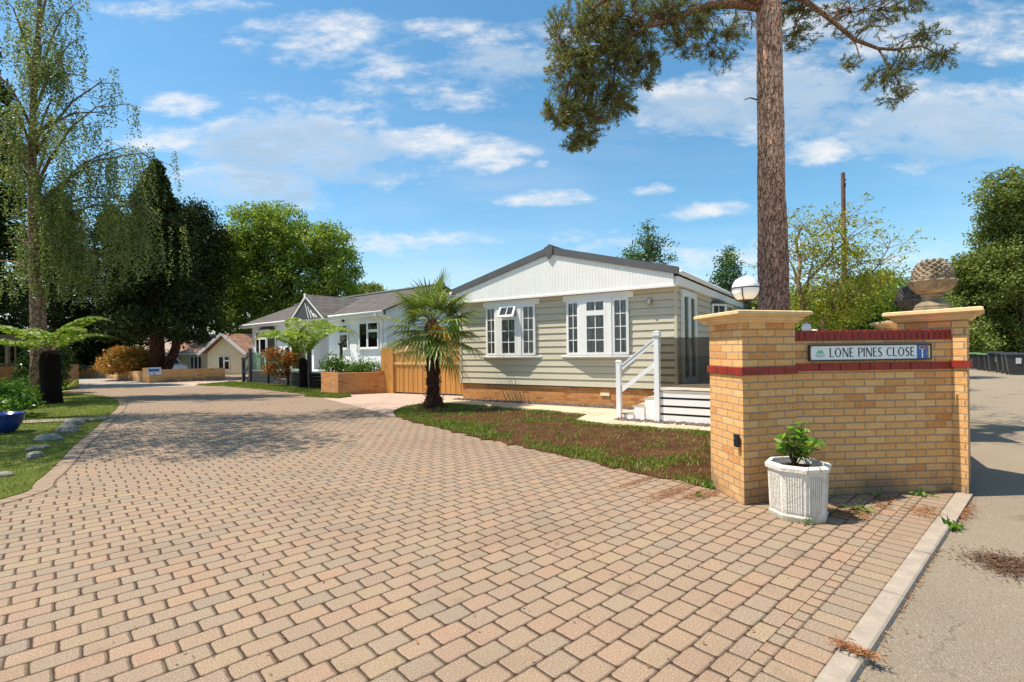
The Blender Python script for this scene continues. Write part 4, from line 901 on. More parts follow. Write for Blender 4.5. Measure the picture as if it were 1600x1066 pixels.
def bow(x0, x1, open_top):
    dp = 0.085; m0, m1 = x0+0.47, x1-0.47; z0, z1 = 1.40, 2.855; fm, pn, cu = MB(), MB(), MB()
    pts = [(x0, -0.03), (m0, -dp-0.03), (m1, -dp-0.03), (x1, -0.03)]
    panel(fm, pn, cu, pts[0], (pts[1][0]-0.05, pts[1][1]+0.017), z0, z1, 2, 4, 0.065)
    panel(fm, pn, cu, (pts[2][0]+0.05, pts[2][1]+0.017), pts[3], z0, z1, 2, 4, 0.065)
    panel(fm, pn, cu, (m0+0.10, -dp-0.03), (m1-0.10, -dp-0.03), z0, z0+1.10, 2, 3, 0.065)
    if not open_top: panel(fm, pn, cu, (m0+0.10, -dp-0.03), (m1-0.10, -dp-0.03), z0+1.10, z1, 2, 1, 0.065)
    else: fm.box(m0+0.10, -dp-0.08, z0+1.10, m1-0.10, -dp-0.03, z0+1.13); fm.box(m0+0.10, -dp-0.08, z1-0.04, m1-0.10, -dp-0.03, z1); cu.quad([(m0+0.1, -dp-0.034, z0+1.13), (m1-0.1, -dp-0.034, z0+1.13), (m1-0.1, -dp-0.034, z1-0.04), (m0+0.1, -dp-0.034, z1-0.04)])
    fm.box(m0-0.05, -dp-0.075, z0, m0+0.10, -dp+0.03, z1); fm.box(m1-0.10, -dp-0.075, z0, m1+0.05, -dp+0.03, z1)
    fm.prism([(x0, 0.0), (x0, -0.028), (m0, -dp-0.028), (m1, -dp-0.028), (x1, -0.028), (x1, 0.0)][::1], z1-0.02, z1+0.0, )
    w = fm.build('bow_window', MT['white'], hs); pn.build('pane', MT['glass'], w); cu.build('net_curtain', MT['net'], w)
    MB().prism([(x0-0.2, 0.02), (x0-0.2, -0.03), (m0+0.02, -dp-0.105), (m1-0.02, -dp-0.105), (x1+0.2, -0.03), (x1+0.2, 0.02)], 1.335, 1.385).build('sill', MT['white'], w, bevel=0.008)
    MB().prism([(x0-0.12, -0.0), (x0-0.12, -0.05), (m0-0.02, -0.10), (m1+0.02, -0.10), (x1+0.12, -0.05), (x1+0.12, -0.0)], 2.86, 3.018).build('window_head', MT['whitepaint'], w)
    if open_top:
        f2, p2_, c2_ = MB(), MB(), MB(); panel(f2, p2_, c2_, (m0+0.11, 0), (m1-0.11, 0), -0.38, 0, 2, 1, 0.06)
        l = f2.build('top_light', MT['white'], w); p2_.build('pane', MT['glass'], l)
        l.location = (0, -dp-0.03, z1-0.02); l.rotation_euler.x = math.radians(-28)
        for ch in (l,): pass
        # keep to three levels: the pane of the opened light belongs to the window
        for ch in list(l.children): ch.parent = w; ch.location = l.location; ch.rotation_euler = l.rotation_euler
    return w
bow(1.04, 2.76, True); bow(3.77, 5.52, False)
lg = MB(); lg.box(6.02, -0.04, 2.66, 6.12, -0.022, 2.80); lg.lathe([(0.045, 2.62), (0.055, 2.66), (0.055, 2.76), (0.03, 2.80)], 6.07, -0.10, 12); lg.build('wall_light', plain('brushed_metal', (0.5, 0.45, 0.38), 0.35, 0.1, metal=0.8), hs)
MB().box(4.70, 0.0, 0.32, 4.95, 0.028, 0.40).build('air_vent', MT['cream'], hs)
# garden door and side windows
fm, pn, cu = MB(), MB(), MB(); panel(fm, pn, cu, (HL+0.025, 0.42), (HL+0.025, 1.05), 0.70, 2.95, 1, 1, 0.10); panel(fm, pn, cu, (HL+0.025, 1.06), (HL+0.025, 1.70), 0.70, 2.95, 1, 1, 0.10)
fm.box(HL+0.02, 0.36, 0.62, HL+0.09, 1.76, 0.69); fm.box(HL+0.02, 0.36, 0.69, HL+0.085, 0.418, 3.0); fm.box(HL+0.02, 1.702, 0.69, HL+0.085, 1.76, 3.0); fm.box(HL+0.02, 0.418, 2.952, HL+0.085, 1.702, 3.0)
dr = fm.build('glazed_door', MT['white'], hs); pn.build('pane', MT['glass'], dr); cu.build('curtain', MT['net'], dr); MB().box(HL+0.075, 1.0, 1.6, HL+0.11, 1.03, 1.78).build('handle', plain('chrome', (0.7, 0.7, 0.7), 0.2, 0.02, metal=1.0), dr)
def sidebay(y0, y1, z0, z1):
    fm, pn, cu = MB(), MB(), MB(); dp = 0.35; a = (HL+0.02, y0); b = (HL+dp, y0+0.4); c = (HL+dp, y1-0.4); d = (HL+0.02, y1)
    panel(fm, pn, cu, a, b, z0, z1, 2, 2); panel(fm, pn, cu, b, c, z0, z1, 3, 2); panel(fm, pn, cu, c, d, z0, z1, 2, 2)
    w = fm.build('bay_window', MT['white'], hs); pn.build('pane', MT['glass'], w); cu.build('dark_backing', MT['unlitdark'], w)
    MB().prism([(a[0], a[1]-0.06), (b[0]+0.07, b[1]-0.04), (c[0]+0.07, c[1]+0.04), (d[0], d[1]+0.06)], z1, z1+0.12, poly2=[(HL+0.02, y0+0.1), (HL+0.1, y0+0.3), (HL+0.1, y1-0.3), (HL+0.02, y1-0.1)]).build('bay_roof', MT['darktrim'], w)
    MB().prism([(a[0], a[1]-0.06), (b[0]+0.07, b[1]-0.04), (c[0]+0.07, c[1]+0.04), (d[0], d[1]+0.06)], z0-0.05, z0-0.003).build('sill', MT['white'], w)
sidebay(3.75, 5.6, 1.55, 2.88)
window(hs, (HL+0.025, 7.4), (HL+0.025, 8.6), 1.6, 2.8, [(0, 0.5, 0, 1, 1, 2), (0.5, 1, 0, 1, 1, 2)], cmat='unlitdark')
# satellite dish on the eaves
ds = thing('satellite_dish', 'grey satellite dish on the far eaves of the sage bungalow', 'satellite dish', (*hl(HL+0.20, 7.35), 3.45), HANG)
dm = MB(); dm.lathe([(0.001, 0.0), (0.12, 0.012), (0.22, 0.04), (0.30, 0.075), (0.30, 0.07), (0.22, 0.032), (0.001, -0.006)], n=24)
dd = dm.build('dish', plain('pale_grey_metal', (0.42, 0.42, 0.42), 0.5, 0.05), ds, smooth=True); dd.location = (0.05, 0, 0.28); dd.rotation_euler = (math.radians(75), 0, math.radians(55))
MB().tube([(0, 0, -0.1), (0, 0, 0.2), (0.05, 0.03, 0.27)], 0.02, 8).build('bracket', MT['darktrim'], ds); MB().tube([(0.05, 0, 0.12), (0.30, -0.35, 0.18)], 0.012, 6).build('feed_arm', MT['darktrim'], ds)

# ------------------------------------------------------------------ white deck and steps beside it
dk = thing('timber_deck', 'white boarded deck with newel posts and smoked glass beside the sage bungalow', 'deck', (HA.x, HA.y, 0), HANG)
DX0, DX1, DY0, DY1, DZ = 6.80, 9.56, -2.02, 5.5, 0.675
mb = MB(); k = 0; y = DY0-0.03
while y < DY1: mb.box(DX0-0.03 if y < -0.15 else HL+0.06, y+0.003, DZ-0.028, DX1+0.03, y+0.142, DZ); y += 0.145
mb.build('deck_floor', MT['decktop'], dk)
mb = MB(); gp_ = 0.034; hz = (DZ-0.03-0.10)/4
for k in range(4): 
    z0 = 0.06+k*(hz+gp_*0.8); mb.box(DX0+0.05, DY0-0.02, z0, DX1-0.02, DY0, z0+hz-gp_*0.5); mb.box(DX1-0.02, DY0-0.02, z0, DX1, DY1, z0+hz-gp_*0.4)
mb.build('skirt_board', MT['whitepaint'], dk); MB().box(DX0+0.05, DY0+0.02, 0.0, DX1-0.05, DY1, DZ-0.032).build('underdeck_shade', MT['unlitdark'], dk)  # solid near-black block paints the under-deck shade seen between skirt boards
def newel(x, y, z0, z1, big=1.0):
    m = MB(); w = 0.052; m.box(x-w, y-w, z0, x+w, y+w, z1); p = m.build('newel_post', MT['white'], dk, bevel=0.006)
    c = MB(); sq = lambda r: [(x-r, y-r), (x+r, y-r), (x+r, y+r), (x-r, y+r)]
    c.prism(sq(w*1.12), z1-0.05, z1-0.02); c.prism(sq(w*1.45), z1-0.019, z1+0.02); c.prism(sq(w*1.15), z1+0.021, z1+0.045); c.prism(sq(w*1.3), z1+0.046, z1+0.058, top=False); c.prism(sq(w*1.3), z1+0.058, z1+0.085, poly2=sq(w*0.15), bot=False)
    c.build('post_cap', MT['white'], p)
newel(6.86, DY0-0.02, 0.0, 1.83); newel(DX1-0.03, DY0-0.02, 0.0, 1.87); newel(DX1-0.03, 0.55, 0.0, 1.84)
m = MB(); w = 0.05; X1 = 6.03; m.box(X1-w, DY0-0.02-w, 0, X1+w, DY0-0.02+w, 1.27); q = m.build('newel_post', MT['white'], dk, bevel=0.006)
MB().prism([(X1-w*1.15, DY0-0.02-w*1.15), (X1+w*1.15, DY0-0.02-w*1.15), (X1+w*1.15, DY0-0.02+w*1.15), (X1-w*1.15, DY0-0.02+w*1.15)], 1.271, 1.31, poly2=[(X1-w*.7, DY0-0.02-w*.7), (X1+w*.7, DY0-0.02-w*.7), (X1+w*.7, DY0-0.02+w*.7), (X1-w*.7, DY0-0.02+w*.7)]).build('post_cap', MT['white'], q)
yy = DY0-0.02
for za, zb in ((1.13, 1.70), (0.66, 1.21)):
    r_ = MB(); r_.bar((X1+w, yy, za), (6.86-0.052, yy, zb), 0.045, 0.085); r_.bar((X1+w, yy, za+0.052), (6.86-0.052, yy, zb+0.052), 0.07, 0.022) if za > 1 else None
    r_.build('handrail', MT['white'], dk)
st = MB(); tr_ = MB(); rise = DZ/4
for k in range(3):
    x0 = 6.10+k*0.235; z = rise*(k+1); tr_.box(x0-0.03, DY0+0.02, z-0.03, x0+0.25, DY0+1.25, z); st.box(x0, DY0+0.04, 0.02 if k == 0 else z-rise+0.001, x0+0.02, DY0+1.23, z-0.031)
    st.box(x0+0.021, DY0+0.015, 0.02, x0+0.235, DY0+0.04, z-0.032)
tr_.build('step_tread', MT['decktop'], dk); st.build('step_riser', MT['whitepaint'], dk)
m = MB(); m.box(6.93, DY0-0.02, 0.76, DX1-0.1, DY0-0.012, 1.76); m.build('glass_panel', MT['smoke'], dk)
m = MB(); m.box(DX1-0.036, DY0+0.08, 0.76, DX1-0.028, 0.45, 1.76); m.build('glass_panel', MT['smoke'], dk)
for zz in (0.95, 1.62): MB().box(6.905, DY0-0.035, zz-0.03, 6.945, DY0+0.0, zz+0.03).build('glass_clamp', plain('steel_clamp', (0.6, 0.6, 0.6), 0.3, 0.05, metal=0.9), dk)
ch = thing('garden_chair', 'dark garden chair half hidden behind the smoked glass on the deck', 'chair', (*hl(8.55, -0.1), DZ), HANG+2.2)
for nm, b_ in (('seat', (-.24, -.24, .42, .24, .24, .46)), ('backrest', (-.24, .20, .47, .24, .24, .92))): MB().box(*b_).build(nm, MT['darkboard'], ch, bevel=.01)
for sx in (-1, 1):
    for sy in (-1, 1): MB().box(sx*.2-.02, sy*.2-.02, 0, sx*.2+.02, sy*.2+.02, .418).build('leg', MT['darkboard'], ch)

# ------------------------------------------------------------------ timber gate
G0 = Vector((-4.40, 18.72)); G1 = Vector((-1.45, 17.12)); gd = (G1-G0).normalized(); GLn = (G1-G0).length
gt = thing('driveway_gate', 'golden timber double gate with arched rails between the brick planter and bungalow', 'gate', (G0.x, G0.y, 0), math.atan2(gd.y, gd.x))
nbd = 27
half = GLn/2
def arch(x, base, h): 
    u_ = x/half if x < half else (GLn-x)/half
    return base+h*math.sin(min(1, u_)*math.pi/2*0.98)
for leaf in (0, 1):
    L0, L1 = (0.02, half-0.01) if leaf == 0 else (half+0.01, GLn-0.02); m = MB(); k = 0; x = L0
    while x < L1-0.02:
        x1 = min(x+0.108, L1); m.box(x+0.004, 0.0 if k % 2 else 0.012, 0.06, x1-0.004, 0.022+(0.008 if k % 2 == 0 else 0), arch((x+x1)/2, 1.66, 0.30)); x = x1; k += 1
    lf = m.build('gate_leaf', MT['timber'], gt); r_ = MB(); N_ = 10
    for k in range(N_):
        xa = L0+(L1-L0)*k/N_; xb = L0+(L1-L0)*(k+1)/N_; za = 1.53+0.09*math.sin(math.pi*(xa-L0)/(L1-L0)); zb = 1.53+0.09*math.sin(math.pi*(xb-L0)/(L1-L0))
        i = len(r_.v); r_.v += [(xa, -0.032, za-0.05), (xb, -0.032, zb-0.05), (xb, -0.032, zb+0.05), (xa, -0.032, za+0.05), (xa, -0.001, za-0.05), (xb, -0.001, zb-0.05), (xb, -0.001, zb+0.05), (xa, -0.001, za+0.05)]
        r_.f += [(i, i+1, i+2, i+3), (i+3, i+2, i+6, i+7), (i, i+4, i+5, i+1)]
    r_.box(L0, -0.032, 1.075, L1, -0.001, 1.165); r_.build('rail', plain('pale_timber_rail', (0.70, 0.42, 0.15), 0.6, 0.15, 8, stretch=(1, 1, 5)), lf)
m = MB(); m.box(-0.62, -0.03, 0.0, -0.06, 0.09, 1.70); m.build('side_panel', MT['timber'], gt); m = MB(); m.box(-0.06, -0.06, 0, 0.0, 0.1, 1.74); m.build('gate_post', MT['timber'], gt)

# ------------------------------------------------------------------ brick planter beside the gate
PA = gp(502, 614.5); PB = gp(528.5, 617.5); PC_ = gp(606, 614.0)
inner = [(PA.x, PA.y), (PB.x, PB.y), (PC_.x, PC_.y), (PC_.x+0.7, PC_.y+1.0), (PA.x+0.9, PA.y+1.2)]
bp = thing('brick_planter', 'orange brick raised planter left of the timber gate', 'planter', (PB.x, PB.y, 0)); loc = [(p[0]-PB.x, p[1]-PB.y) for p in inner]
mb = MB(); io = offset_poly(loc, -0.2)
mb.prism(loc, -0.1, 0.80, top=False, bot=False); mb.prism(io[::-1], 0.6, 0.80, top=False, bot=False)
for k in range(5): mb.quad([(*loc[k], 0.8), (*loc[(k+1) % 5], 0.8), (*io[(k+1) % 5], 0.8), (*io[k], 0.8)])
mb.build('brickwork', MT['brick2'], bp); MB().quad([(*p, 0.72) for p in io]).build('planting_soil', MT['soil'], bp)
d2 = (Vector(loc[2])-Vector(loc[1])).normalized(); n2 = Vector((-d2.y, d2.x)); a_ = Vector(loc[2])-d2*0.42
MB().prism([tuple(a_-n2*0.03), tuple(a_+d2*0.45-n2*0.03), tuple(a_+d2*0.45+n2*0.2), tuple(a_+n2*0.2)], -0.1, 0.84).build('end_pier', MT['brick2'], bp)

# ------------------------------------------------------------------ white-walled park home with charcoal deck
GA = Vector((-15.8, 30.7)); GB = Vector((-5.46, 21.8)); GD = (GB-GA).normalized(); GANG = math.atan2(GD.y, GD.x); GN = Vector((-GD.y, GD.x))
gh = thing('park_home', 'white rendered bungalow with brown tiled roof and small porch gable behind the charcoal deck', 'house', (GA.x, GA.y, 0), GANG)
L2, D2, E2, R2 = 13.64, 6.2, 3.36, 4.62
mb = MB(); R0, R1 = 7.35, 8.85      # recessed porch
mb.prism([(0, 0), (R0, 0), (R0, 0.9), (R1, 0.9), (R1, 0), (L2, 0), (L2, D2), (0, D2)], 0, E2-0.02); mb.quad([(0, D2, E2-.02), (0, 0, E2-.02), (0, D2/2, R2)]); mb.quad([(L2, 0, E2-.02), (L2, D2, E2-.02), (L2, D2/2, R2)])
mb.build('wall', MT['render'], gh)
ov = 0.35; rr_ = (R2-E2)/(D2/2); m = MB(); ze = E2-ov*rr_+0.05
def slab4(m, q, th=0.06):
    i = len(m.v); m.v += q+[(p[0], p[1], p[2]+th) for p in q]; m.f += [(i+3, i+2, i+1, i), (i+4, i+5, i+6, i+7), (i, i+1, i+5, i+4), (i+1, i+2, i+6, i+5), (i+2, i+3, i+7, i+6), (i+3, i, i+4, i+7)]
slab4(m, [(-1.0, -ov, ze), (L2+0.3, -ov, ze), (L2+0.3, D2/2, R2+0.05), (-1.0, D2/2, R2+0.05)]); slab4(m, [(L2+0.3, D2+ov, ze), (-1.0, D2+ov, ze), (-1.0, D2/2, R2+0.05), (L2+0.3, D2/2, R2+0.05)])
m.build('roof', MT['roofdark'], gh); MB().tube([(-1.0, D2/2, R2+0.13), (L2+.3, D2/2, R2+0.13)], 0.09, 8).build('ridge', MT['roofgrey'], gh)
m = MB(); m.box(-1.0, -ov-0.01, ze-0.16, L2+0.3, -ov+0.02, ze+0.03); m.box(-1.0, -ov+0.02, ze-0.16, L2+.3, 0.0, ze-0.13); m.build('fascia', MT['white'], gh)
m = MB(); m.tube([(-1.0, -ov-0.06, ze-0.0), (L2+.3, -ov-0.06, ze-0.0)], 0.055, 8); m.build('gutter', MT['white'], gh, smooth=True)
m = MB(); m.tube([(13.45, -ov-0.06, ze-.03), (13.45, -ov-0.03, ze-.22), (13.45, -0.06, ze-.35), (13.45, -0.06, 0.6)], 0.04, 8); m.build('downpipe', MT['white'], gh, smooth=True)
m = MB()
for k in range(9): m.box(-0.06, -0.03, 0.62+k*0.3, 0.22 if k % 2 else 0.14, 0.0-0.001, 0.62+k*0.3+0.28)
m.build('corner_quoin', MT['white'], gh)
# porch gable
gx = 7.85; gw = 1.62; gz = 4.36; gb0 = 3.22; m = MB(); yy = -ov-0.28
m.v += [(gx-gw, yy, gb0), (gx+gw, yy, gb0), (gx, yy, gz-.06), (gx-gw, yy+0.04, gb0), (gx+gw, yy+.04, gb0), (gx, yy+.04, gz-.06)]; m.f += [(0, 1, 2), (5, 4, 3), (0, 3, 4, 1)]
pg = m.build('porch_gable', MT['darktrim'], gh)
m = MB(); m.bar((gx-gw-.12, yy-.02, gb0-.02), (gx, yy-.02, gz+.02), 0.05, 0.13); m.bar((gx+gw+.12, yy-.02, gb0-.02), (gx, yy-.02, gz+.02), 0.05, 0.13); m.box(gx-.09, yy-.07, gz-.10, gx+.09, yy-.045, gz+.16)
for k in range(4): xx = gx+0.18+k*0.27; zt = gz-.12-(xx-gx)*(gz-gb0)/gw; m.bar((xx-.22, yy-.03, zt-.08), (xx+.12, yy-.03, gb0+.05), 0.03, 0.045)
m.build('bargeboard', MT['white'], pg)
m = MB(); slab4(m, [(gx-gw-.15, yy-.05, gb0), (gx, yy-.05, gz+.06), (gx, D2/2-0.2, gz+.06), (gx-gw-.15, 0.1, gb0)], 0.05); slab4(m, [(gx, yy-.05, gz+.06), (gx+gw+.15, yy-.05, gb0), (gx+gw+.15, 0.1, gb0), (gx, D2/2-.2, gz+.06)], .05); m.build('porch_roof', MT['roofdark'], pg)
W1 = [(0, 1, 0, 1, 1, 1)]
window(gh, (9.95, -0.02), (10.7, -0.02), 1.72, 2.88, [(0, 1, 0, 0.62, 1, 1), (0, 1, 0.62, 1, 1, 1)])
window(gh, (11.62, -0.02), (13.15, -0.02), 1.72, 2.9, [(0, .45, 0, 1, 1, 1), (.45, 1, 0, .66, 1, 1), (.45, 1, .66, 1, 1, 1)])
window(gh, (5.05, -0.02), (6.0, -0.02), 0.62, 2.85, [(0, 1, 0, .8, 1, 1), (0, 1, .8, 1, 1, 1)], sill=False)
window(gh, (R0+.3, 0.88), (R1-.3, 0.88), 0.62, 2.7, W1, sill=False, name='front_door', mat='render')
fm, pn, cu = MB(), MB(), MB(); a, b, c, d = (0.95, -0.02), (1.35, -0.38), (2.75, -0.38), (3.15, -0.02)
panel(fm, pn, cu, a, b, 1.5, 2.78, 1, 1); 
for (x0, x1) in ((1.35, 1.9), (1.9, 2.75)): panel(fm, pn, cu, (x0, -.38), (x1, -.38), 1.5, 2.42, 1, 1); panel(fm, pn, cu, (x0, -.38), (x1, -.38), 2.42, 2.78, 1, 1)
panel(fm, pn, cu, c, d, 1.5, 2.78, 1, 1); bw = fm.build('bay_window', MT['white'], gh); pn.build('pane', MT['glass'], bw); cu.build('dark_backing', MT['unlitdark'], bw)
MB().prism([(.85, 0), (1.28, -.5), (2.82, -.5), (3.25, 0)], 2.79, 3.08, poly2=[(1.3, 0), (1.5, -.14), (2.6, -.14), (2.8, 0)]).build('bay_roof', MT['darktrim'], bw)
MB().prism([(.95, 0), (1.35, -.36), (2.75, -.36), (3.15, 0)], .6, 1.495).build('bay_apron', MT['render'], bw)
MB().box(10.2, -0.08, 3.0, 10.32, -0.001, 3.14).build('wall_light', MT['black'], gh)
# charcoal deck with glass balustrade
def gl(s, n): p = GA+GD*s+GN*n; return (p.x, p.y)
cdk = thing('timber_deck', 'charcoal deck with green tinted glass and dark posts around the white bungalow', 'deck', (GA.x, GA.y, 0), GANG)
def to_gl(p): q = Vector((p[0], p[1]))-GA; return (q.dot(GD), q.dot(GN))
dl = to_gl(gp(380, 599.8)); dr_ = to_gl(gp(498, 605.5)); DF = (dl[1]+dr_[1])/2
sx0, sx1 = dl[0], dr_[0]
m = MB(); m.box(sx0, DF, 0.66, L2, -0.001, 0.70); m.build('deck_floor', plain('white_deck_edge', (0.6, 0.6, 0.6), 0.6, 0.1), cdk)
m = MB()
for k in range(4): m.box(sx0, DF-0.02, 0.02+k*0.16, sx1, DF, 0.02+k*0.16+0.145); m.box(sx0-0.02, DF, 0.02+k*0.16, sx0, -0.5, 0.02+k*0.16+0.145); m.box(sx1, DF, 0.02+k*0.16, sx1+.02, -0.5, 0.02+k*0.16+0.145)
m.build('skirt_board', MT['darkboard'], cdk)
def dpost(x, y, z1, z0=0.0):
    m = MB(); m.box(x-.07, y-.07, z0, x+.07, y+.07, z1); p = m.build('deck_post', MT['darkboard'], cdk); MB().box(x-.085, y-.085, z1, x+.085, y+.085, z1+.035).build('post_cap', MT['darkboard'], p)
n_ = 3; xs = [sx0+(sx1-sx0)*k/n_ for k in range(n_+1)]
for x in xs: dpost(x, DF-0.02, 1.78)
dpost(sx0, -1.4, 1.7); dpost(sx0-.9, DF-0.02, 1.30); dpost(sx0-.02+.0, DF+1.1, 1.7)
m = MB()
for a_, b_ in zip(xs[:-1], xs[1:]): m.box(a_+.09, DF-.012, .70, b_-.09, DF-.004, 1.62)
m.box(sx0-.004, DF+.1, .70, sx0+.004, -1.5, 1.62); m.build('glass_panel', MT['greenglass'], cdk)
m = MB(); m.bar((sx0-.85, DF-.02, 1.15), (sx0-.05, DF-.02, 1.55), .06, .1); m.bar((sx0-.85, DF-.02, .55), (sx0-.05, DF-.02, .95), .06, .1); m.build('handrail', MT['darkboard'], cdk)
m = MB()
for k in range(3): m.box(sx0-.75+k*.25, DF+.05, 0, sx0-.02, DF+1.1, .2*(k+1)-.0)
m.build('step', MT['darkboard'], cdk)
# lamp bollard in planter
lb = thing('garden_lamp', 'black post lamp standing among the plants of the brick planter', 'lamp', tuple(gp(534, 608)[:2])+(0,))
MB().tube([(0, 0, 0), (0, 0, 1.85)], 0.06, 10).build('lamp_post', MT['black'], lb); MB().lathe([(.1, 1.85), (.13, 1.88), (.13, 1.95), (.09, 2.0)], n=12).build('lamp_head', MT['black'], lb)

# ------------------------------------------------------------------ cream bungalow, garden wall, far house, van
ch_ = at(321, 577, 42); 
cb = thing('park_home', 'cream bungalow with red-brown roof and white edged gable beyond the garden wall', 'house', (-27.4, 40.85, -0.55), math.radians(-12))
def cpt(x, y, d): return at(x, y, d)
m = MB(); m.box(0, 0, -0.3, 11, 6, 2.25); m.prism([(4.6, -1.6), (7.8, -1.6), (7.8, 0.01), (4.6, 0.01)], -0.3, 2.25); m.build('wall', MT['cream'], cb)
m = MB(); m.v += [(4.6, -1.6, 2.25), (7.8, -1.6, 2.25), (6.2, -1.6, 3.5)]; m.f += [(0, 1, 2)]; m.build('gable_wall', MT['cream'], cb)
m = MB(); slab4(m, [(-.5, -.4, 2.2), (11.4, -.4, 2.2), (11.4, 3, 3.75), (-.5, 3, 3.75)], .08); slab4(m, [(11.4, 6.4, 2.2), (-.5, 6.4, 2.2), (-.5, 3, 3.75), (11.4, 3, 3.75)], .08)
slab4(m, [(4.2, -2.0, 2.1), (6.2, -2.0, 3.6), (6.2, 2.6, 3.6), (4.2, 0.2, 2.1)], .07); slab4(m, [(6.2, -2.0, 3.6), (8.2, -2.0, 2.1), (8.2, 0.2, 2.1), (6.2, 2.6, 3.6)], .07); m.build('roof', MT['roofred'], cb)
MB().bar((4.1, -2.03, 2.06), (6.2, -2.03, 3.62), .05, .2).build('bargeboard', MT['white'], cb); MB().bar((8.3, -2.03, 2.06), (6.2, -2.03, 3.62), .05, .2).build('bargeboard', MT['white'], cb)
MB().box(-.5, -.47, 2.08, 4.2, -.4, 2.24).build('fascia', MT['white'], cb); MB().box(8.2, -.47, 2.08, 11.4, -.4, 2.24).build('fascia', MT['white'], cb)
S2 = [(0, .33, 0, 1, 1, 1), (.33, .66, 0, 1, 1, 1), (.66, 1, 0, 1, 1, 1)]
window(cb, (1.5, -.02), (2.6, -.02), .9, 1.95, S2); window(cb, (5.6, -1.62), (6.6, -1.62), .9, 1.95, [(0, .5, 0, 1, 1, 1), (.5, 1, 0, .65, 1, 1), (.5, 1, .65, 1, 1, 1)]); window(cb, (8.8, -.02), (9.8, -.02), .9, 1.95, S2[:1]+[(.33, 1, 0, 1, 1, 1)])
window(cb, (3.9, -.02), (4.4, -.02), 0, 2.0, W1, sill=False, name='front_door')
WA = gp(146, 589.6); WB = gp(233.8, 598.6); WC = gp(352, 593.6)
gw_ = thing('garden_wall', 'long low yellow brick garden wall with corner pier along the far bend of the drive', 'wall', (WB.x, WB.y, 0))
def seg_wall(mb, a, b, h, th=0.22):
    a = Vector((a.x-WB.x, a.y-WB.y)); b = Vector((b.x-WB.x, b.y-WB.y)); d = (b-a).normalized(); n = Vector((-d.y, d.x)); mb.prism([tuple(a), tuple(b), tuple(b+n*th), tuple(a+n*th)], -.1, h)
m = MB(); seg_wall(m, WA, WB, .60); m.build('wall_run', MT['brick'], gw_); m = MB(); seg_wall(m, WB, WC, .72); m.build('wall_run', MT['brick'], gw_)
m = MB(); m.prism([(-.42, .05), (0.02, -.06), (.35, .3), (-.1, .5)], -.1, .84); m.build('corner_pier', MT['brick'], gw_)
m = MB(); seg_wall(m, WA, WB, .64, .26); 
np_ = thing('notice_board', 'small white notice with blue print on the corner pier of the garden wall', 'sign', tuple(gp(241, 599.8)[:2])+(0,), math.atan2((WC-WB).y, (WC-WB).x))
MB().box(-.28, -.14, .50, .30, -.11, .88).build('board', MT['signwhite'], np_); m = MB(); m.box(-.22, -.146, .66, .20, -.142, .80); m.box(-.24, -.146, .6, -.22, -.142, .84); m.box(.2, -.146, .6, .22, -.142, .84); m.box(-.04, -.146, .54, .04, -.142, .60); m.build('print', MT['signblue'], np_)
for (px_, lab) in ((131.5, 'square yellow brick gate pier with stone cap, farther from the garden wall'), (143.5, 'square yellow brick gate pier with stone cap, touching the end of the garden wall')):
    c = gp(px_, 589.5); t_ = thing('gate_pier', lab, 'pillar', (c.x, c.y, 0), .5, 'gate piers at the far lane'); MB().box(-.27, -.27, -.1, .27, .27, .62).build('brick_shaft', MT['brick'], t_); MB().box(-.22, -.22, .62, .22, .22, .68).build('cap_base', MT['mortar'], t_); MB().box(-.26, -.26, .68, .26, .26, .86).build('cap_block', MT['mortar'], t_, bevel=.03)
fh = thing('house', 'distant grey walled house with tan roof behind the red-leaved bush', 'house', (at(170, 577, 52).x, 52, -.6), math.radians(-8))
m = MB(); m.box(0, 0, -.2, 14, 6, 2.5); m.build('wall', plain('grey_render', (.36, .37, .39), .8, .05), fh); m = MB(); slab4(m, [(-.5, -.5, 2.45), (14.5, -.5, 2.45), (14.5, 3, 3.9), (-.5, 3, 3.9)], .1); slab4(m, [(14.5, 6.5, 2.45), (-.5, 6.5, 2.45), (-.5, 3, 3.9), (14.5, 3, 3.9)], .1); m.build('roof', plain('tan_roof', (.33, .24, .17), .8, .2, 4), fh)
MB().box(-.5, -.56, 2.3, 14.5, -.5, 2.5).build('fascia', MT['white'], fh)
for x in (2, 5, 8, 11): window(fh, (x, -.02), (x+1.3, -.02), .9, 2.0, [(0, .5, 0, 1, 1, 1), (.5, 1, 0, 1, 1, 1)])
# white van
vn = thing('van', 'white van parked between the dark trunks and the cream bungalow', 'van', (at(256, 577, 38).x-0.6, 38, -.35), math.radians(-20))
prof = [(-2.3, .35), (2.1, .35), (2.25, .7), (2.2, 1.05), (1.55, 1.2), (.95, 1.85), (.6, 1.95), (-2.2, 1.95), (-2.35, 1.8)]
m = MB(); N_ = len(prof); m.v += [(x, -.88, z) for x, z in prof]+[(x, .88, z) for x, z in prof]; m.f += [tuple(range(N_)), tuple(range(2*N_-1, N_-1, -1))]+[(k, N_+k, N_+(k+1) % N_, (k+1) % N_) for k in range(N_)]
m.build('body', plain('white_car_paint', (.72, .72, .70), .25, .02), vn, bevel=.06)
m = MB(); m.quad([(.30, -.885, 1.2), (1.38, -.885, 1.2), (.92, -.885, 1.72), (.35, -.885, 1.75)]); m.build('side_window', MT['unlitdark'], vn); m = MB(); m.quad([(1.56, -.75, 1.22), (1.56, .75, 1.22), (.98, .72, 1.83), (.98, -.72, 1.83)]); m.build('windscreen', MT['unlitdark'], vn)
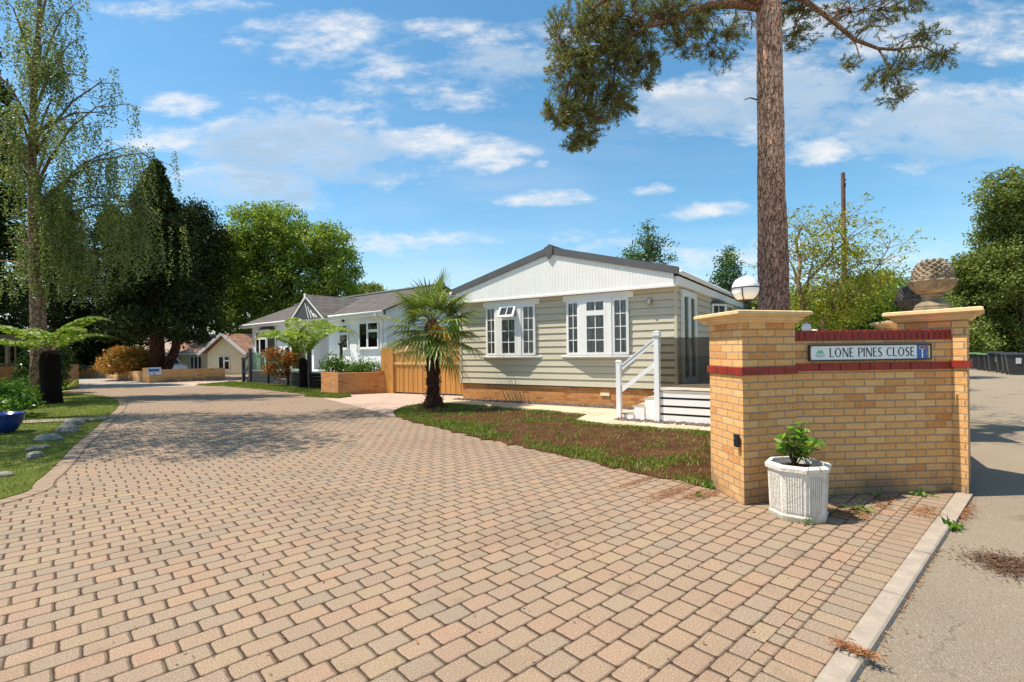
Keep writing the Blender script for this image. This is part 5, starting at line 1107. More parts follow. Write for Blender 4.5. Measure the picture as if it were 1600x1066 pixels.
def wheel(parent, x, y, r, w=.2):
    m = MB(); m.lathe([(r*.62, -w/2), (r*.95, -w/2), (r, -w*.35), (r, w*.35), (r*.95, w/2), (r*.62, w/2)], n=28); t_ = m.build('wheel', MT['black'], parent, smooth=False); t_.location = (x, y, r); t_.rotation_euler.x = math.pi/2
    m = MB(); m.lathe([(r*.62, -w*.30), (r*.62, w*.42), (r*.5, w*.45), (r*.18, w*.38), (.01, w*.40)], n=20); q = m.build('rim', plain('alloy', (.55, .55, .55), .3, .05, metal=.6), t_)
    m = MB()
    for k in range(5): a = k*1.2566; m.bar((math.cos(a)*r*.12, math.sin(a)*r*.12, w*.44), (math.cos(a)*r*.6, math.sin(a)*r*.6, w*.46), r*.13, .02)
    m.build('spokes', MT['white'], t_)
for x in (-1.4, 1.5): wheel(vn, x, -.84, .33); wheel(vn, x, .84, .33)

# ------------------------------------------------------------------ wheelie bins by the road
MT['bin'] = plain('dark_grey_bin', (.035, .038, .042), .45, .15, 5); MT['binlid'] = plain('green_lid', (.10, .20, .07), .5, .15, 5); MT['paper'] = plain('pale_sticker', (.5, .52, .55), .6, .35, 14)
def wheelie(label, x, y, rz, sc=1.0, lid='bin', wide=1.0, sticker=False):
    t_ = thing('wheelie_bin', label, 'bin', (x, y, -.022), rz, 'wheelie bins along the road'); w0_, w1_, d0, d1 = .22*wide*sc, .29*wide*sc, .24*sc, .34*sc
    m = MB(); m.prism([(-w0_, -d0), (w0_, -d0), (w0_, d0), (-w0_, d0)], .06*sc, .93*sc, poly2=[(-w1_, -d1), (w1_, -d1), (w1_, d1), (-w1_, d1)]); m.box(-w1_-.02, -d1-.02, .93*sc, w1_+.02, d1+.02, .97*sc); m.build('bin_body', MT['bin'], t_)
    m = MB(); m.prism([(-w1_-.03, -d1-.05), (w1_+.03, -d1-.05), (w1_+.03, d1+.03), (-w1_-.03, d1+.03)], .975*sc, [1.0*sc, 1.0*sc, 1.06*sc, 1.06*sc], poly2=[(-w1_*.9, -d1*.95), (w1_*.9, -d1*.95), (w1_*.95, d1*.9), (-w1_*.95, d1*.9)]); m.build('lid', MT[lid], t_)
    for sx in (-1, 1): m = MB(); m.tube([(sx*(w0_+.01), d0*.8, .1*sc), (sx*(w0_+.06), d0*.8, .1*sc)], .1*sc, 12); m.build('wheel', MT['black'], t_)
    m = MB(); m.tube([(-w1_, d1+.06, .96*sc), (w1_, d1+.06, .96*sc)], .018, 6); m.build('handle', MT['bin'], t_)
    if sticker: m = MB(); m.quad([(-.08, -d1*.93-.01, .55*sc), (.12, -d1*.93-.012, .55*sc), (.12, -d1*.99-.012, .82*sc), (-.08, -d1*.99-.01, .82*sc)]); m.build('sticker', MT['paper'], t_)
for (px_, py_, lid, wd_, st_, sc_b, lab) in (
    (1523, 578, 'binlid', 1.0, False, 1.0, 'dark wheelie bin with green lid, nearest the brick wall'), (1536, 579, 'binlid', .8, False, .98, 'slim dark wheelie bin with green lid, second from the brick wall'),
    (1546, 580, 'binlid', .8, False, .98, 'slim dark wheelie bin with green lid, third from the brick wall'), (1557, 581.5, 'bin', 1.1, True, 1.08, 'black-lidded wheelie bin with pale sticker, next to the green-lidded ones'),
    (1569, 583, 'bin', 1.0, True, 1.06, 'black-lidded wheelie bin with pale sticker in the middle of the black-lidded row'), (1577, 584.5, 'bin', .9, True, 1.06, 'black-lidded wheelie bin squeezed beside the widest bin'),
    (1589, 586, 'bin', 1.35, True, 1.05, 'widest black-lidded wheelie bin beside the parked car')):
    p = gp(px_, py_, -.022); wheelie(lab, p.x, p.y, math.radians(-38), sc_b, lid, wd_, st_)
# parked car whose front just enters the frame
pc = thing('parked_car', 'dark car with pale alloy wheel at the right edge beside the bins', 'car', (22.85, 19.75, -.022), math.radians(38))
prof = [(-2.1, .3), (2.1, .28), (2.15, .55), (2.0, .78), (1.1, .92), (.4, 1.38), (-1.1, 1.42), (-1.9, 1.0), (-2.15, .9)]
m = MB(); N_ = len(prof); m.v += [(-x, -.86, z) for x, z in prof]+[(-x, .86, z) for x, z in prof]; m.f += [tuple(range(N_-1, -1, -1)), tuple(range(N_, 2*N_))]+[(k, (k+1) % N_, N_+(k+1) % N_, N_+k) for k in range(N_)]
m.build('body', plain('dark_car_paint', (.02, .022, .03), .2, .02), pc, bevel=.06); m = MB(); m.quad([(-1.0, -.866, .94), (1.6, -.866, .98), (1.05, -.866, 1.34), (-.42, -.866, 1.34)]); m.build('side_window', MT['smoke'], pc)
for x in (-1.35, 1.35): wheel(pc, x, -.82, .32); wheel(pc, x, .82, .32)

# ------------------------------------------------------------------ telegraph pole
tp = thing('telegraph_pole', 'bare brown wooden pole rising behind the yellow-green tree', 'pole', (16.6, 25, -.14)); MB().tube([(0, 0, 0), (0, 0, 5), (-.02, 0, 10.3)], [.145, .12, .09], 12).build('pole_shaft', MT['pole'], tp)
m = MB(); m.box(-.03, -.14, 9.55, .03, -.10, 9.75); m.tube([(0, -.12, 9.9), (0, -.2, 9.9)], .03, 6); m.build('pole_fitting', MT['iron'], tp)

# ------------------------------------------------------------------ left side: trellis wall, stones, pot
tw = Vector((-20.2, 16.5)); t2 = Vector((-21.0, 24.2)); td = (t2-tw).normalized(); TL = (t2-tw).length
tl = thing('garden_wall', 'shaded brick wall carrying a brown timber trellis at the left edge behind the tree fern', 'wall', (tw.x, tw.y, 0), math.atan2(td.y, td.x))
MB().box(0, -.11, -.1, TL, .11, 1.15).build('brickwork', MT['brick2'], tl); m = MB(); m.box(0, -.05, 1.2, TL*.62, .05, 1.28); m.box(0, -.06, 2.25, TL*.62, .06, 2.45)
x = 0
while x < TL*.62: m.box(x, -.05, 1.15, x+.12, .05, 2.25); m.box(x+.40, -.02, 1.28, x+.44, .02, 2.25) ; x += .8
m.build('trellis', MT['oldtimber'], tl)
c = Vector((-21.9, 24.4)); t_ = thing('gate_pier', 'shaded square brick pier with stone cap behind the tree fern trunk', 'pillar', (c.x, c.y, 0), .2, 'gate piers at the far lane'); MB().box(-.22, -.22, -.1, .22, .22, 1.45).build('brick_shaft', MT['brick2'], t_); MB().box(-.27, -.27, 1.45, .27, .27, 1.53).build('cap_block', MT['stone'], t_)
bpot = gp(0, 678); bt = thing('flower_pot', 'glossy blue glazed bowl pot on the lawn at the left edge', 'planter', (bpot.x, bpot.y, .03)); MT['blue'] = plain('blue_glaze', (.015, .04, .20), .15, .3, 4)
MB().lathe([(.20, 0), (.25, .03), (.32, .14), (.36, .26), (.37, .33), (.39, .35), (.39, .38), (.36, .38), (.34, .31)], n=36).build('pot_body', MT['blue'], bt, smooth=True); MB().lathe([(.34, .31), (.001, .33)], n=20).build('potting_soil', MT['soil'], bt)
MT['rock'] = plain('grey_rock', (.24, .215, .18), .9, .35, 9, .02, 30)
def rock(label, px_, py_, r, h, seed):
    r *= .66; h *= .75; rg = random.Random(seed); p = gp(px_, py_); m = MB(); ph = [rg.random()*6 for _ in range(4)]
    def wob(k, q): a = q*2*math.pi/16; return 1+.16*math.sin(2*a+ph[0])+.10*math.sin(3*a+ph[1]+k)+.06*math.sin(5*a+ph[2]-k)
    m.lathe([(r*.95, -.03), (r, h*.25), (r*.82, h*.7), (r*.5, h*.95), (r*.12, h)], n=16, wob=wob); tag(m.build('rock', MT['rock'], loc=(p.x, p.y, .02)), label, 'rock', 'rocks on the lawn edge')
rock('round grey rock on the lawn, farthest back of the edge rocks', 126, 661, .22, .13, 1); rock('pale rock just in front of the farthest one', 115, 665, .26, .16, 2); rock('grey-white boulder on the lawn right of the blue pot', 106, 677, .26, .22, 3)
rock('broad grey rock in the middle of the lawn rocks', 76, 690, .28, .17, 4); rock('long flat pale rock below the broad one', 58, 702, .26, .05, 5); rock('small grey rock, nearest one in front of the flat rock', 54, 717, .15, .12, 6); rock('low flat brownish stone at the left frame edge', 5, 745, .16, .06, 7)
# ------------------------------------------------------------------ vegetation
MT['l_oak'] = leaf_mat('oak_leaves', (0.12, 0.19, 0.025), (0.34, 0.45, 0.065), (0.50, 0.57, 0.14), .4, .5, .25)
MT['l_birch'] = leaf_mat('birch_leaves', (0.12, 0.155, 0.045), (0.28, 0.33, 0.11), (0.48, 0.50, 0.25), .45, .45, .3)
MT['l_dark'] = leaf_mat('dark_conifer', (0.018, 0.030, 0.008), (0.050, 0.075, 0.018), (0.12, 0.145, 0.04), .1, .7, .3, spec=.1)
MT['l_pine'] = leaf_mat('pine_needles', (0.09, 0.115, 0.03), (0.27, 0.29, 0.085), (0.50, 0.42, 0.17), .35, .5, 1.2)
MT['l_bg'] = leaf_mat('mixed_green_leaves', (0.09, 0.13, 0.026), (0.25, 0.30, 0.06), (0.42, 0.44, 0.14), .4, .5, .35)
MT['l_hedge'] = leaf_mat('hedge_leaves', (0.05, 0.12, 0.01), (0.12, 0.24, 0.02), (0.26, 0.38, 0.06), .3, .4, .8)
MT['l_az'] = leaf_mat('yellow_green_leaves', (0.20, 0.24, 0.02), (0.42, 0.44, 0.045), (0.60, 0.50, 0.12), .4, .45, .8)
MT['l_red'] = leaf_mat('red_new_leaves', (0.12, 0.18, 0.03), (0.50, 0.12, 0.03), (0.70, 0.20, 0.06), .3, .4, .7)
MT['l_redg'] = leaf_mat('orange_green_leaves', (0.20, 0.21, 0.035), (0.58, 0.25, 0.05), (0.78, 0.12, 0.04), .3, .35, .9)
MT['l_ivy'] = leaf_mat('ivy_leaves', (0.02, 0.05, 0.008), (0.06, 0.12, 0.02), (0.14, 0.22, 0.05), .2, .3, 1.0)
MT['l_palm'] = leaf_mat('palm_leaf', (0.13, 0.19, 0.03), (0.29, 0.37, 0.08), (0.58, 0.58, 0.28), .25, .35, 1.5)
MT['l_fern'] = leaf_mat('fern_frond', (0.14, 0.24, 0.02), (0.29, 0.40, 0.045), (0.46, 0.55, 0.10), .4, .45, 1.5)
MT['l_blue'] = leaf_mat('blue_green_leaves', (0.045, 0.105, 0.035), (0.10, 0.20, 0.06), (0.20, 0.32, 0.12), .2, .5, .6)

def tree(name, label, base, H_, r0, blobs, n, size, lm, bm='bark', cat='tree', group=None, seed=1, per=26, crad=0.42, limbs=14, aspect=.55, flat=.0, lean=(0, 0), trunkpath=None, up=.35, zsq=.75, shell=2.6):
    """trunk with limbs reaching into the crown, and a crown of separate leaves gathered in clumps; blobs are (centre, radii) in world metres"""
    rng = np.random.default_rng(seed); B = Vector(base); t = thing(name, label, cat, tuple(B), 0, group)
    bl = [(np.array(c, dtype=float)-np.array(B), np.array(r, dtype=float)) for c, r in blobs]
    vol = np.array([r[0]*r[1]+r[1]*r[2]+r[0]*r[2] for _, r in bl]); vol = vol/vol.sum()
    tk = MB(); path = trunkpath or [(lean[0]*f, lean[1]*f, H_*f) for f in (0, .06, .25, .5, .75, 1)]
    rad = [r0*1.35, r0, r0*.85, r0*.66, r0*.42, r0*.12] if not trunkpath else list(np.linspace(r0, r0*.25, len(path)))
    tk.tube(path, rad, 12)
    P = [Vector(p) for p in path]; CC = []
    for (c, r), v in zip(bl, vol):
        k = max(2, int(n*v/per)); CC.append(ellipsoid_pts(rng, c, r, k, shell))
    cc = np.vstack(CC)
    for k in range(limbs):
        tgt = Vector(cc[rng.integers(len(cc))]); cb_ = bl[rng.integers(len(bl))]
        cand = [p for p in P[1:-1] if p.z < tgt.z+0.2] or [P[1]]; s0 = cand[-1] if rng.random() < .55 else cand[rng.integers(len(cand))]
        mid = s0.lerp(tgt, .5)+Vector((rng.normal()*.1, rng.normal()*.1, (tgt-s0).length*.10)); rr_ = r0*(.16+.14*rng.random())
        tk.tube([s0, s0.lerp(mid, .5)+Vector((0, 0, .1)), mid, mid.lerp(tgt, .6), tgt], [rr_, rr_*.8, rr_*.6, rr_*.35, rr_*.12], 6)
    tk.build('trunk', MT[bm], t, smooth=True)
    m = int(n/len(cc))+1; off = rng.normal(size=(len(cc), m, 3))*crad*np.array([1, 1, zsq])*.55; pts = (cc[:, None, :]+off).reshape(-1, 3)
    leaves('crown', pts, size, MT[lm], t, seed, aspect, up, flat=flat)
    return t
def pb(px, py, d, rx, ry, dd=None, rz_=None):    # crown lump seen at (px, py), d metres off, with radii given in metres
    p = at(px, py, d); return (tuple(p), (rx, dd or rx, ry))
def gz(x, y, d, z=0.0): p = at(x, y, d); return (p.x, p.y, z)

# --- the tall pine behind the left pillar
rng = np.random.default_rng(21); PX, PY = 4.62, 9.0
pine = thing('pine_tree', 'tall Scots type pine with scaly orange trunk rising behind the left brick pillar', 'tree', (PX, PY, 0)); pine['label'] = 'tall pine with scaly orange-brown trunk rising behind the left brick pillar'
tp_ = [at(1209, 470, PY), at(1207, 400, PY), at(1205, 300, PY), at(1204, 200, PY), at(1203, 100, PY), at(1201, 0, PY)]
path = [(0.05, 0, -.1), (0.04, 0, .8)]+[(p.x-PX, 0, p.z) for p in tp_]+[(-.02, 0, 9.5), (.05, .1, 12), (0, 0, 14)]
rad = [.34, .27, .252, .25, .222, .215, .208, .20, .17, .12, .05]
tk = MB(); n_ = 64; P = [Vector(p) for p in path]; seg = []
for i in range(len(P)-1):
    m_ = max(2, int((P[i+1]-P[i]).length/.05)) if P[i].z < 8 else 6
    for k in range(m_): f = k/m_; seg.append((P[i].lerp(P[i+1], f), rad[i]*(1-f)+rad[i+1]*f))
base_ = 0
ph = rng.random((6,))*6.28
for (p, r) in seg:
    for q in range(n_):
        a = 2*math.pi*q/n_; z = p.z
        pl_ = math.sin(a*9+z*3.1+ph[0]+math.sin(z*7+a*3)*1.5)*math.sin(z*11+a*5+ph[1]); ln = math.sin(a*3+z*1.3+ph[2])*math.sin(z*2.1+ph[3])
        rr_ = r*(1+.035*ln+.022*pl_)+rng.normal()*.0025; tk.v.append((p.x+math.cos(a)*rr_, p.y+math.sin(a)*rr_, z))
for k in range(len(seg)-1):
    for q in range(n_): q2 = (q+1) % n_; tk.f.append((k*n_+q, k*n_+q2, (k+1)*n_+q2, (k+1)*n_+q))
tk.build('trunk', MT['bark_pine'], pine, smooth=True)
br = MB(); tips = []; dens = []
def rel(px_, py_, d): p = at(px_, py_, d); return Vector((p.x-PX, p.y-PY, p.z))
def limb(pts, r0, r1): br.tube(pts, list(np.linspace(r0, r1, len(pts))), 8)
limb([rel(1196, 12, 9), rel(1150, 6, 8.95), rel(1110, 8, 8.9), rel(1080, 18, 8.85), rel(1052, 30, 8.8), rel(1010, 42, 8.75), rel(960, 70, 8.8)], .085, .03)
limb([rel(1196, 12, 9), rel(1120, -40, 8.6), rel(1020, -50, 8.2), rel(930, 10, 8.2)], .08, .03)
limb([rel(1206, -20, 9), rel(1262, 4, 8.9), rel(1300, 32, 8.8), rel(1335, 62, 8.7), rel(1372, 76, 8.7), rel(1405, 78, 8.7), rel(1440, 72, 8.7), rel(1475, 90, 8.7)], .05, .008)
limb([rel(1372, 76, 8.7), rel(1390, 105, 8.65), rel(1408, 135, 8.6), rel(1412, 160, 8.6)], .018, .006)
limb([rel(1335, 62, 8.7), rel(1345, 95, 8.6), rel(1335, 105, 8.6)], .012, .005)
limb([rel(1183, 156, 9), rel(1172, 153, 8.95), rel(1163, 156, 8.92)], .014, .008); limb([rel(1190, 298, 9), rel(1185, 296, 8.85)], .02, .012)
def twig(a, b, r=.008):
    mid = (a+b)/2+Vector((rng.normal()*.06, rng.normal()*.06, .05+rng.random()*.04)); br.tube([a, mid, b], [r, r*.7, r*.4], 4, cap=False)
def spray(px_, py_, d, rx, ry, n, origin, spread=1.0):
    """short twigs ending in needle tufts within the given lump; all share a few carrying branchlets"""
    hubs = []
    for h in range(max(2, n//26)):
        e_ = ellipsoid_pts(rng, (0, 0, 0), (rx/F*d*.75, rx/F*d*.6, ry/F*d*.75), 1, 2)[0]; hub = rel(px_, py_, d)+Vector(e_); hubs.append(hub); twig(origin, hub, .014)
    for k in range(n):
        e_ = ellipsoid_pts(rng, (0, 0, 0), (rx/F*d, rx/F*d*.8, ry/F*d), 1, 2.6)[0]; tp2 = rel(px_, py_, d)+Vector(e_); hb = min(hubs, key=lambda h: (h-tp2).length)
        if rng.random() < .8: br.tube([hb, hb.lerp(tp2, .5)+Vector((rng.normal()*.03, rng.normal()*.03, rng.normal()*.03)), tp2], [.005, .004, .0025], 3, cap=False)
        tips.append((tp2, (tp2-hb).normalized()))
o1 = rel(1010, 42, 8.75); o2 = rel(960, 70, 8.8)
for a in [(905, 50, 8.6, 62, 55, 420, o2), (960, 20, 8.7, 62, 40, 380, o1), (895, 110, 8.5, 50, 48, 330, o2), (945, 110, 8.8, 60, 55, 420, o2), (985, 75, 8.9, 50, 45, 300, o1), (880, 175, 8.5, 38, 30, 210, rel(900, 120, 8.5)), (915, 185, 8.7, 45, 38, 270, rel(930, 130, 8.7)), (960, 165, 8.9, 40, 32, 200, rel(950, 120, 8.8)), (905, 222, 8.6, 32, 17, 110, rel(910, 190, 8.6)), (1010, 110, 9, 30, 35, 130, rel(985, 80, 8.9)),
          (1040, 15, 8.8, 45, 26, 210, o1), (1070, 55, 8.9, 50, 35, 170, rel(1052, 30, 8.8)), (1115, 60, 9.0, 55, 35, 110, rel(1080, 18, 8.85)), (1090, 20, 9.1, 50, 20, 110, rel(1080, 18, 8.85)), (1125, 95, 9.1, 32, 22, 40, rel(1110, 60, 9)), (1160, 40, 9.3, 30, 30, 60, rel(1150, 6, 8.95)), (1235, 20, 9.3, 40, 28, 130, rel(1262, 4, 8.9)), (1250, 60, 9.3, 35, 20, 70, rel(1262, 4, 8.9)),
          (1345, 10, 8.8, 90, 22, 150, rel(1300, 32, 8.8)), (1425, 8, 8.8, 40, 20, 60, rel(1335, 20, 8.8)), (1350, 45, 8.8, 50, 22, 35, rel(1335, 62, 8.7)), (1435, 60, 8.7, 48, 24, 70, rel(1405, 78, 8.7)), (1470, 92, 8.7, 32, 20, 50, rel(1470, 86, 8.7)), (1420, 98, 8.7, 50, 18, 45, rel(1405, 78, 8.7)), (1395, 112, 8.65, 36, 30, 50, rel(1390, 105, 8.65)), (1400, 148, 8.6, 30, 26, 42, rel(1408, 135, 8.6)), (1330, 98, 8.6, 22, 16, 22, rel(1335, 105, 8.6)), (1368, 128, 8.6, 26, 18, 26, rel(1390, 105, 8.65))]:
    spray(*a)
for c, r in (((-.5, .5, 10.5), (2.2, 2.0, 1.2)), ((.8, .2, 12.4), (2.2, 2, 1.3)), ((1.6, -.2, 9.6), (1.5, 1.4, .6)), ((-2.2, -.2, 9.4), (1.6, 1.4, .7))):
    for p in ellipsoid_pts(rng, c, r, 420, 2.4): tips.append((Vector(p), Vector((rng.normal(), rng.normal(), .5)).normalized()))
    for p in ellipsoid_pts(rng, c, np.array(r)*.8, 9, 2.4): br.tube([(0, 0, c[2]-.8), Vector(p)*.6+Vector((0, 0, .4*p[2])), tuple(p)], [.05, .03, .012], 5)
br.build('limbs', MT['bark_pineup'], pine, smooth=True)
T = np.array([tuple(t_[0]) for t_ in tips]); D = np.array([tuple(t_[1]) for t_ in tips]); nn = 17
dirs = D[:, None, :]*.55+rng.normal(size=(len(T), nn, 3))*.55; dirs /= np.linalg.norm(dirs, axis=2)[:, :, None]
cen = T[:, None, :]-D[:, None, :]*(rng.random((len(T), nn, 1))*.12)+dirs*.032
leaves('needles', cen.reshape(-1, 3), .075, MT['l_pine'], pine, 5, .15, 0, dirs.reshape(-1, 3))

# --- silver birch with hanging twigs
rng = np.random.default_rng(31); BX, BY, _ = gz(58, 560, 18)
bi = thing('birch_tree', 'tall birch with drooping twigs and reddish brown trunk behind the left tree fern', 'tree', (BX, BY, 0)); tk = MB()
def relb(px_, py_, d): p = at(px_, py_, d); return Vector((p.x-BX, p.y-BY, p.z))
bt_ = [Vector((0, 0, -.1)), relb(62, 560, 18), relb(58, 460, 18), relb(52, 340, 18), relb(50, 250, 18), relb(52, 150, 18), relb(60, 40, 18), relb(66, -80, 18), relb(70, -200, 18)]
tk.tube(bt_, [.30, .25, .21, .16, .12, .09, .07, .05, .03], 14); LV = []
def hang(p, L):
    dx, dy = rng.normal()*.12, rng.normal()*.12; k = int(L/.030)
    for i in range(k):
        f = i/k; LV.append((p.x+dx*f*L+rng.normal()*.045, p.y+dy*f*L+rng.normal()*.045, p.z-f*L+rng.normal()*.03))
def blimb(z0pt, end, r0, dense=1.0, L=(.5, 2.0)):
    s0 = z0pt; d = end-s0; mid = s0+d*.45+Vector((0, 0, d.length*.20)); q = s0+d*.75+Vector((0, 0, d.length*.16)); P = [s0, s0+d*.2+Vector((0, 0, d.length*.12)), mid, q, end]
    tk.tube(P, [r0, r0*.8, r0*.55, r0*.32, r0*.1], 6)
    ns = int(d.length*5.0*dense)
    for k in range(ns):
        f = .22+.78*rng.random(); seg_ = min(3, int(f*4)); b_ = P[seg_].lerp(P[seg_+1], f*4-seg_ if f < 1 else 1); o = Vector((rng.normal(), rng.normal(), rng.normal()*.3))*.30*d.length**.5*(1-.4*f); e_ = b_+o
        if o.length > .35 and rng.random() < .8: tk.tube([b_, b_.lerp(e_, .5)+Vector((0, 0, .06)), e_], [.012, .008, .004], 4, cap=False)
        for _ in range(4): hang(e_+Vector((rng.normal()*.12, rng.normal()*.12, 0)), rng.uniform(*L))
for (y0, ex, ey, dd, dn, LL) in [(180, 70, 60, 17.2, 1.0, (.4, 1.3)), (240, 20, 170, 17.0, 1.1, (.5, 1.6)), (140, 100, 100, 17.4, 1.0, (.4, 1.4)), (260, 90, 150, 17.0, .8, (.4, 1.4)), (330, 80, 270, 17.2, .9, (.5, 1.7)),(395, 150, 250, 18, .55, (.4, 1.4)), (300, 185, 165, 17.5, .45, (.3, 1.3)), (340, 232, 240, 18, .8, (.6, 2.2)), (330, 275, 262, 17.6, .9, (.8, 2.6)), (250, 190, 130, 18, .5, (.3, 1.2)), (215, 195, 190, 18.5, .45, (.4, 1.6)), (180, 130, 60, 18, .7, (.3, 1.4)), (160, 115, 10, 17.6, .8, (.3, 1.4)), (120, 10, 0, 17.5, 1.2, (.4, 1.5)), (200, -20, 110, 17.8, 1.2, (.5, 1.8)), (90, 60, -90, 18, 1, (.4, 1.5)), (100, 100, -60, 18.5, 1, (.3, 1.2)),
        (270, -30, 220, 18.3, 1.1, (.6, 1.9)), (300, 20, 260, 16.5, .9, (.6, 2.0)), (360, 110, 330, 19, 1.0, (.8, 2.4)), (380, 170, 330, 18.6, 1.1, (1, 2.8)), (350, 225, 330, 18.4, 1.1, (1, 3.0)), (370, 260, 350, 18.2, .9, (.8, 2.4)), (400, 140, 400, 18.8, 1.1, (.8, 2.2)), (420, 200, 410, 18.6, .9, (.8, 2.2)), (400, 10, 380, 18.5, .8, (.6, 2)), (300, 95, 210, 19.4, .7, (.5, 1.6)), (150, 40, 100, 16.8, .9, (.4, 1.6)), (230, 120, 200, 16.5, .5, (.4, 1.6)), (430, -30, 420, 18, .7, (.5, 1.6)), (440, 120, 470, 18.2, .6, (.3, .9)), (130, 150, 130, 19, .5, (.4, 1.4))]:
    s0 = min(bt_, key=lambda b: abs(b.z-relb(55, y0, 18).z)); zz = relb(55, y0, 18).z; s0 = Vector((s0.x, 0, zz)); blimb(s0, relb(ex, ey, dd), .06, dn, LL)
tk.build('trunk', MT['bark_birch'], bi, smooth=True); leaves('crown', LV, .070, MT['l_birch'], bi, 7, .7, .2)

# --- broad oak behind the white bungalow
sb = []
for (x, y, rx, ry) in [(400, 360, 45, 38), (440, 350, 40, 30), (372, 400, 40, 40), (420, 395, 60, 45), (480, 385, 50, 38), (520, 385, 32, 32), (530, 420, 30, 36), (365, 445, 38, 38), (410, 450, 60, 45), (470, 440, 60, 45), (520, 455, 42, 32), (350, 480, 28, 30), (390, 500, 50, 35), (450, 495, 60, 32), (500, 480, 40, 25)]: sb.append(pb(x, y, 47, rx*47/F*.95, ry*47/F*.95, 2.8))
tree('oak_tree', 'broad bright green tree with rounded crown behind the white bungalow', gz(435, 590, 48, -.3), 9, .5, sb, 90000, .25, 'l_oak', limbs=26, seed=41, per=60, crad=.6, shell=5.0)
# --- dark conifers on the left
def conifer(label, px_, py_top, py_bot, d, half_px, n, seed, two=False, base_y=None, lm='l_dark', name='conifer_tree', group='dark conifers beyond the lawn', size=.26, droop=.5, shape=.75, bz=-.2, tw=.42):
    rng = np.random.default_rng(seed); b = at(px_, 560, d); zt = at(px_, py_top, d).z; zb = at(px_, py_bot, d).z; R = half_px*d/F
    t = thing(name, label, 'tree', (b.x, d, bz), 0, group); tk = MB(); tk.tube([(0, 0, 0), (0, 0, (zb+zt)/2), (0, 0, zt-bz)], [tw, tw*.7, .05], 12)
    if two: tk.tube([(.2, 0, 0), (1.15, 0, 2.2), (1.4, 0, zb+3)], [tw*.7, tw*.6, tw*.3], 10)
    pts = []; nb_ = int((zt-zb)*9)
    for k in range(nb_):
        f = (k+rng.random())/nb_; z = zb+(zt-zb)*f; rr_ = R*(1-f)**shape*(.65+.45*rng.random()); a = rng.random()*6.283; L = max(.3, rr_); ex, ey = math.cos(a)*L, math.sin(a)*L; ez = z-droop*L*.35
        if rng.random() < .35: tk.tube([(0, 0, z-bz), (ex*.5, ey*.5, z-bz+.05*L), (ex*.9, ey*.9, ez-bz)], [.06, .04, .015], 5, cap=False)
        m = int(n/nb_); u_ = rng.random(m)**.6; s_ = .10+.22*L*.5*(1-u_*.4)
        pts.append(np.column_stack([ex*u_+rng.normal(size=m)*s_, ey*u_+rng.normal(size=m)*s_, (z-bz)+(ez-z)*u_+rng.normal(size=m)*.24]))
    tk.build('trunk', MT['bark_red'], t, smooth=True); leaves('crown', np.vstack(pts), size, MT[lm], t, seed, .42, .1); return t
conifer('dark dense cypress with two reddish trunks left of the cream bungalow', 246, 262, 518, 31, 88, 60000, 51, True, shape=.62)
conifer('tall dark conifer filling the left edge behind the birch', -30, 30, 560, 25, 95, 40000, 52, shape=.55)
conifer('dark conifer between the birch trunk and the two-trunked cypress', 178, 330, 560, 38, 75, 34000, 53, shape=.5)
conifer('dark conifer low behind the birch trunk', 90, 300, 570, 36, 85, 34000, 54, shape=.5)
tree('pine_tree', 'dark pine with spreading top right of the two-trunked cypress', gz(318, 590, 42, -.3), 12, .38, [pb(300, 345, 42, 1.8, 1.6), pb(328, 372, 42, 1.5, 1.1), pb(315, 410, 42, 2.0, 1.5), pb(338, 440, 42, .9, .8), pb(300, 465, 42, 1.8, 1.4)], 26000, .20, 'l_dark', 'bark_red', seed=55, per=60, crad=.7, limbs=14)
for i, (x, d, w) in enumerate(((288, 48, .34), (345, 60, .24), (300, 70, .22), (372, 66, .22), (214, 66, .2))):
    tree('pine_tree', ('leaning dark trunk nearest right of the cypress pair', 'thin dark trunk left of the white bungalow roof end', 'thin far trunk above the cream bungalow roof', 'thin dark trunk under the broad green crown', 'thin far trunk left of the cypress pair')[i], gz(x, 590, d, -.4), 14, w, [pb(x, 440, d, 2.6, 1.6), pb(x+8, 400, d, 2.2, 1.4)], 7000, .3, 'l_dark', 'bark_red', seed=60+i, per=60, crad=.8, limbs=6, group='pine trunks among the far trees')
MT['l_bgd'] = leaf_mat('far_woodland_leaves', (0.02, 0.045, 0.008), (0.06, 0.10, 0.016), (0.14, 0.18, 0.035), .2, .6, .12)
rng = np.random.default_rng(70); pts = []
for x in range(-60, 620, 16): p = at(x, 545, 78); pts.append(ellipsoid_pts(rng, (p.x, 78+rng.normal()*2, 1.2+rng.random()*1.8), (2.2, 1.6, 2.6+rng.random()), 1100, 3))
tag(leaves('far_woodland', np.vstack(pts), .42, MT['l_bgd'], None, 71, .6, .3), 'low far belt of woodland behind the bungalows on the left', 'woodland', kind='stuff')
tree('pine_tree', 'far flat-topped pine above the white bungalow roof', gz(578, 590, 70, -.3), 10, .25, [pb(575, 458, 70, 2.8, 1.2), pb(600, 466, 70, 2.2, .8), pb(560, 466, 70, 1.4, .6)], 9000, .3, 'l_bg', 'bark_red', seed=72, per=60, crad=.6, limbs=6)
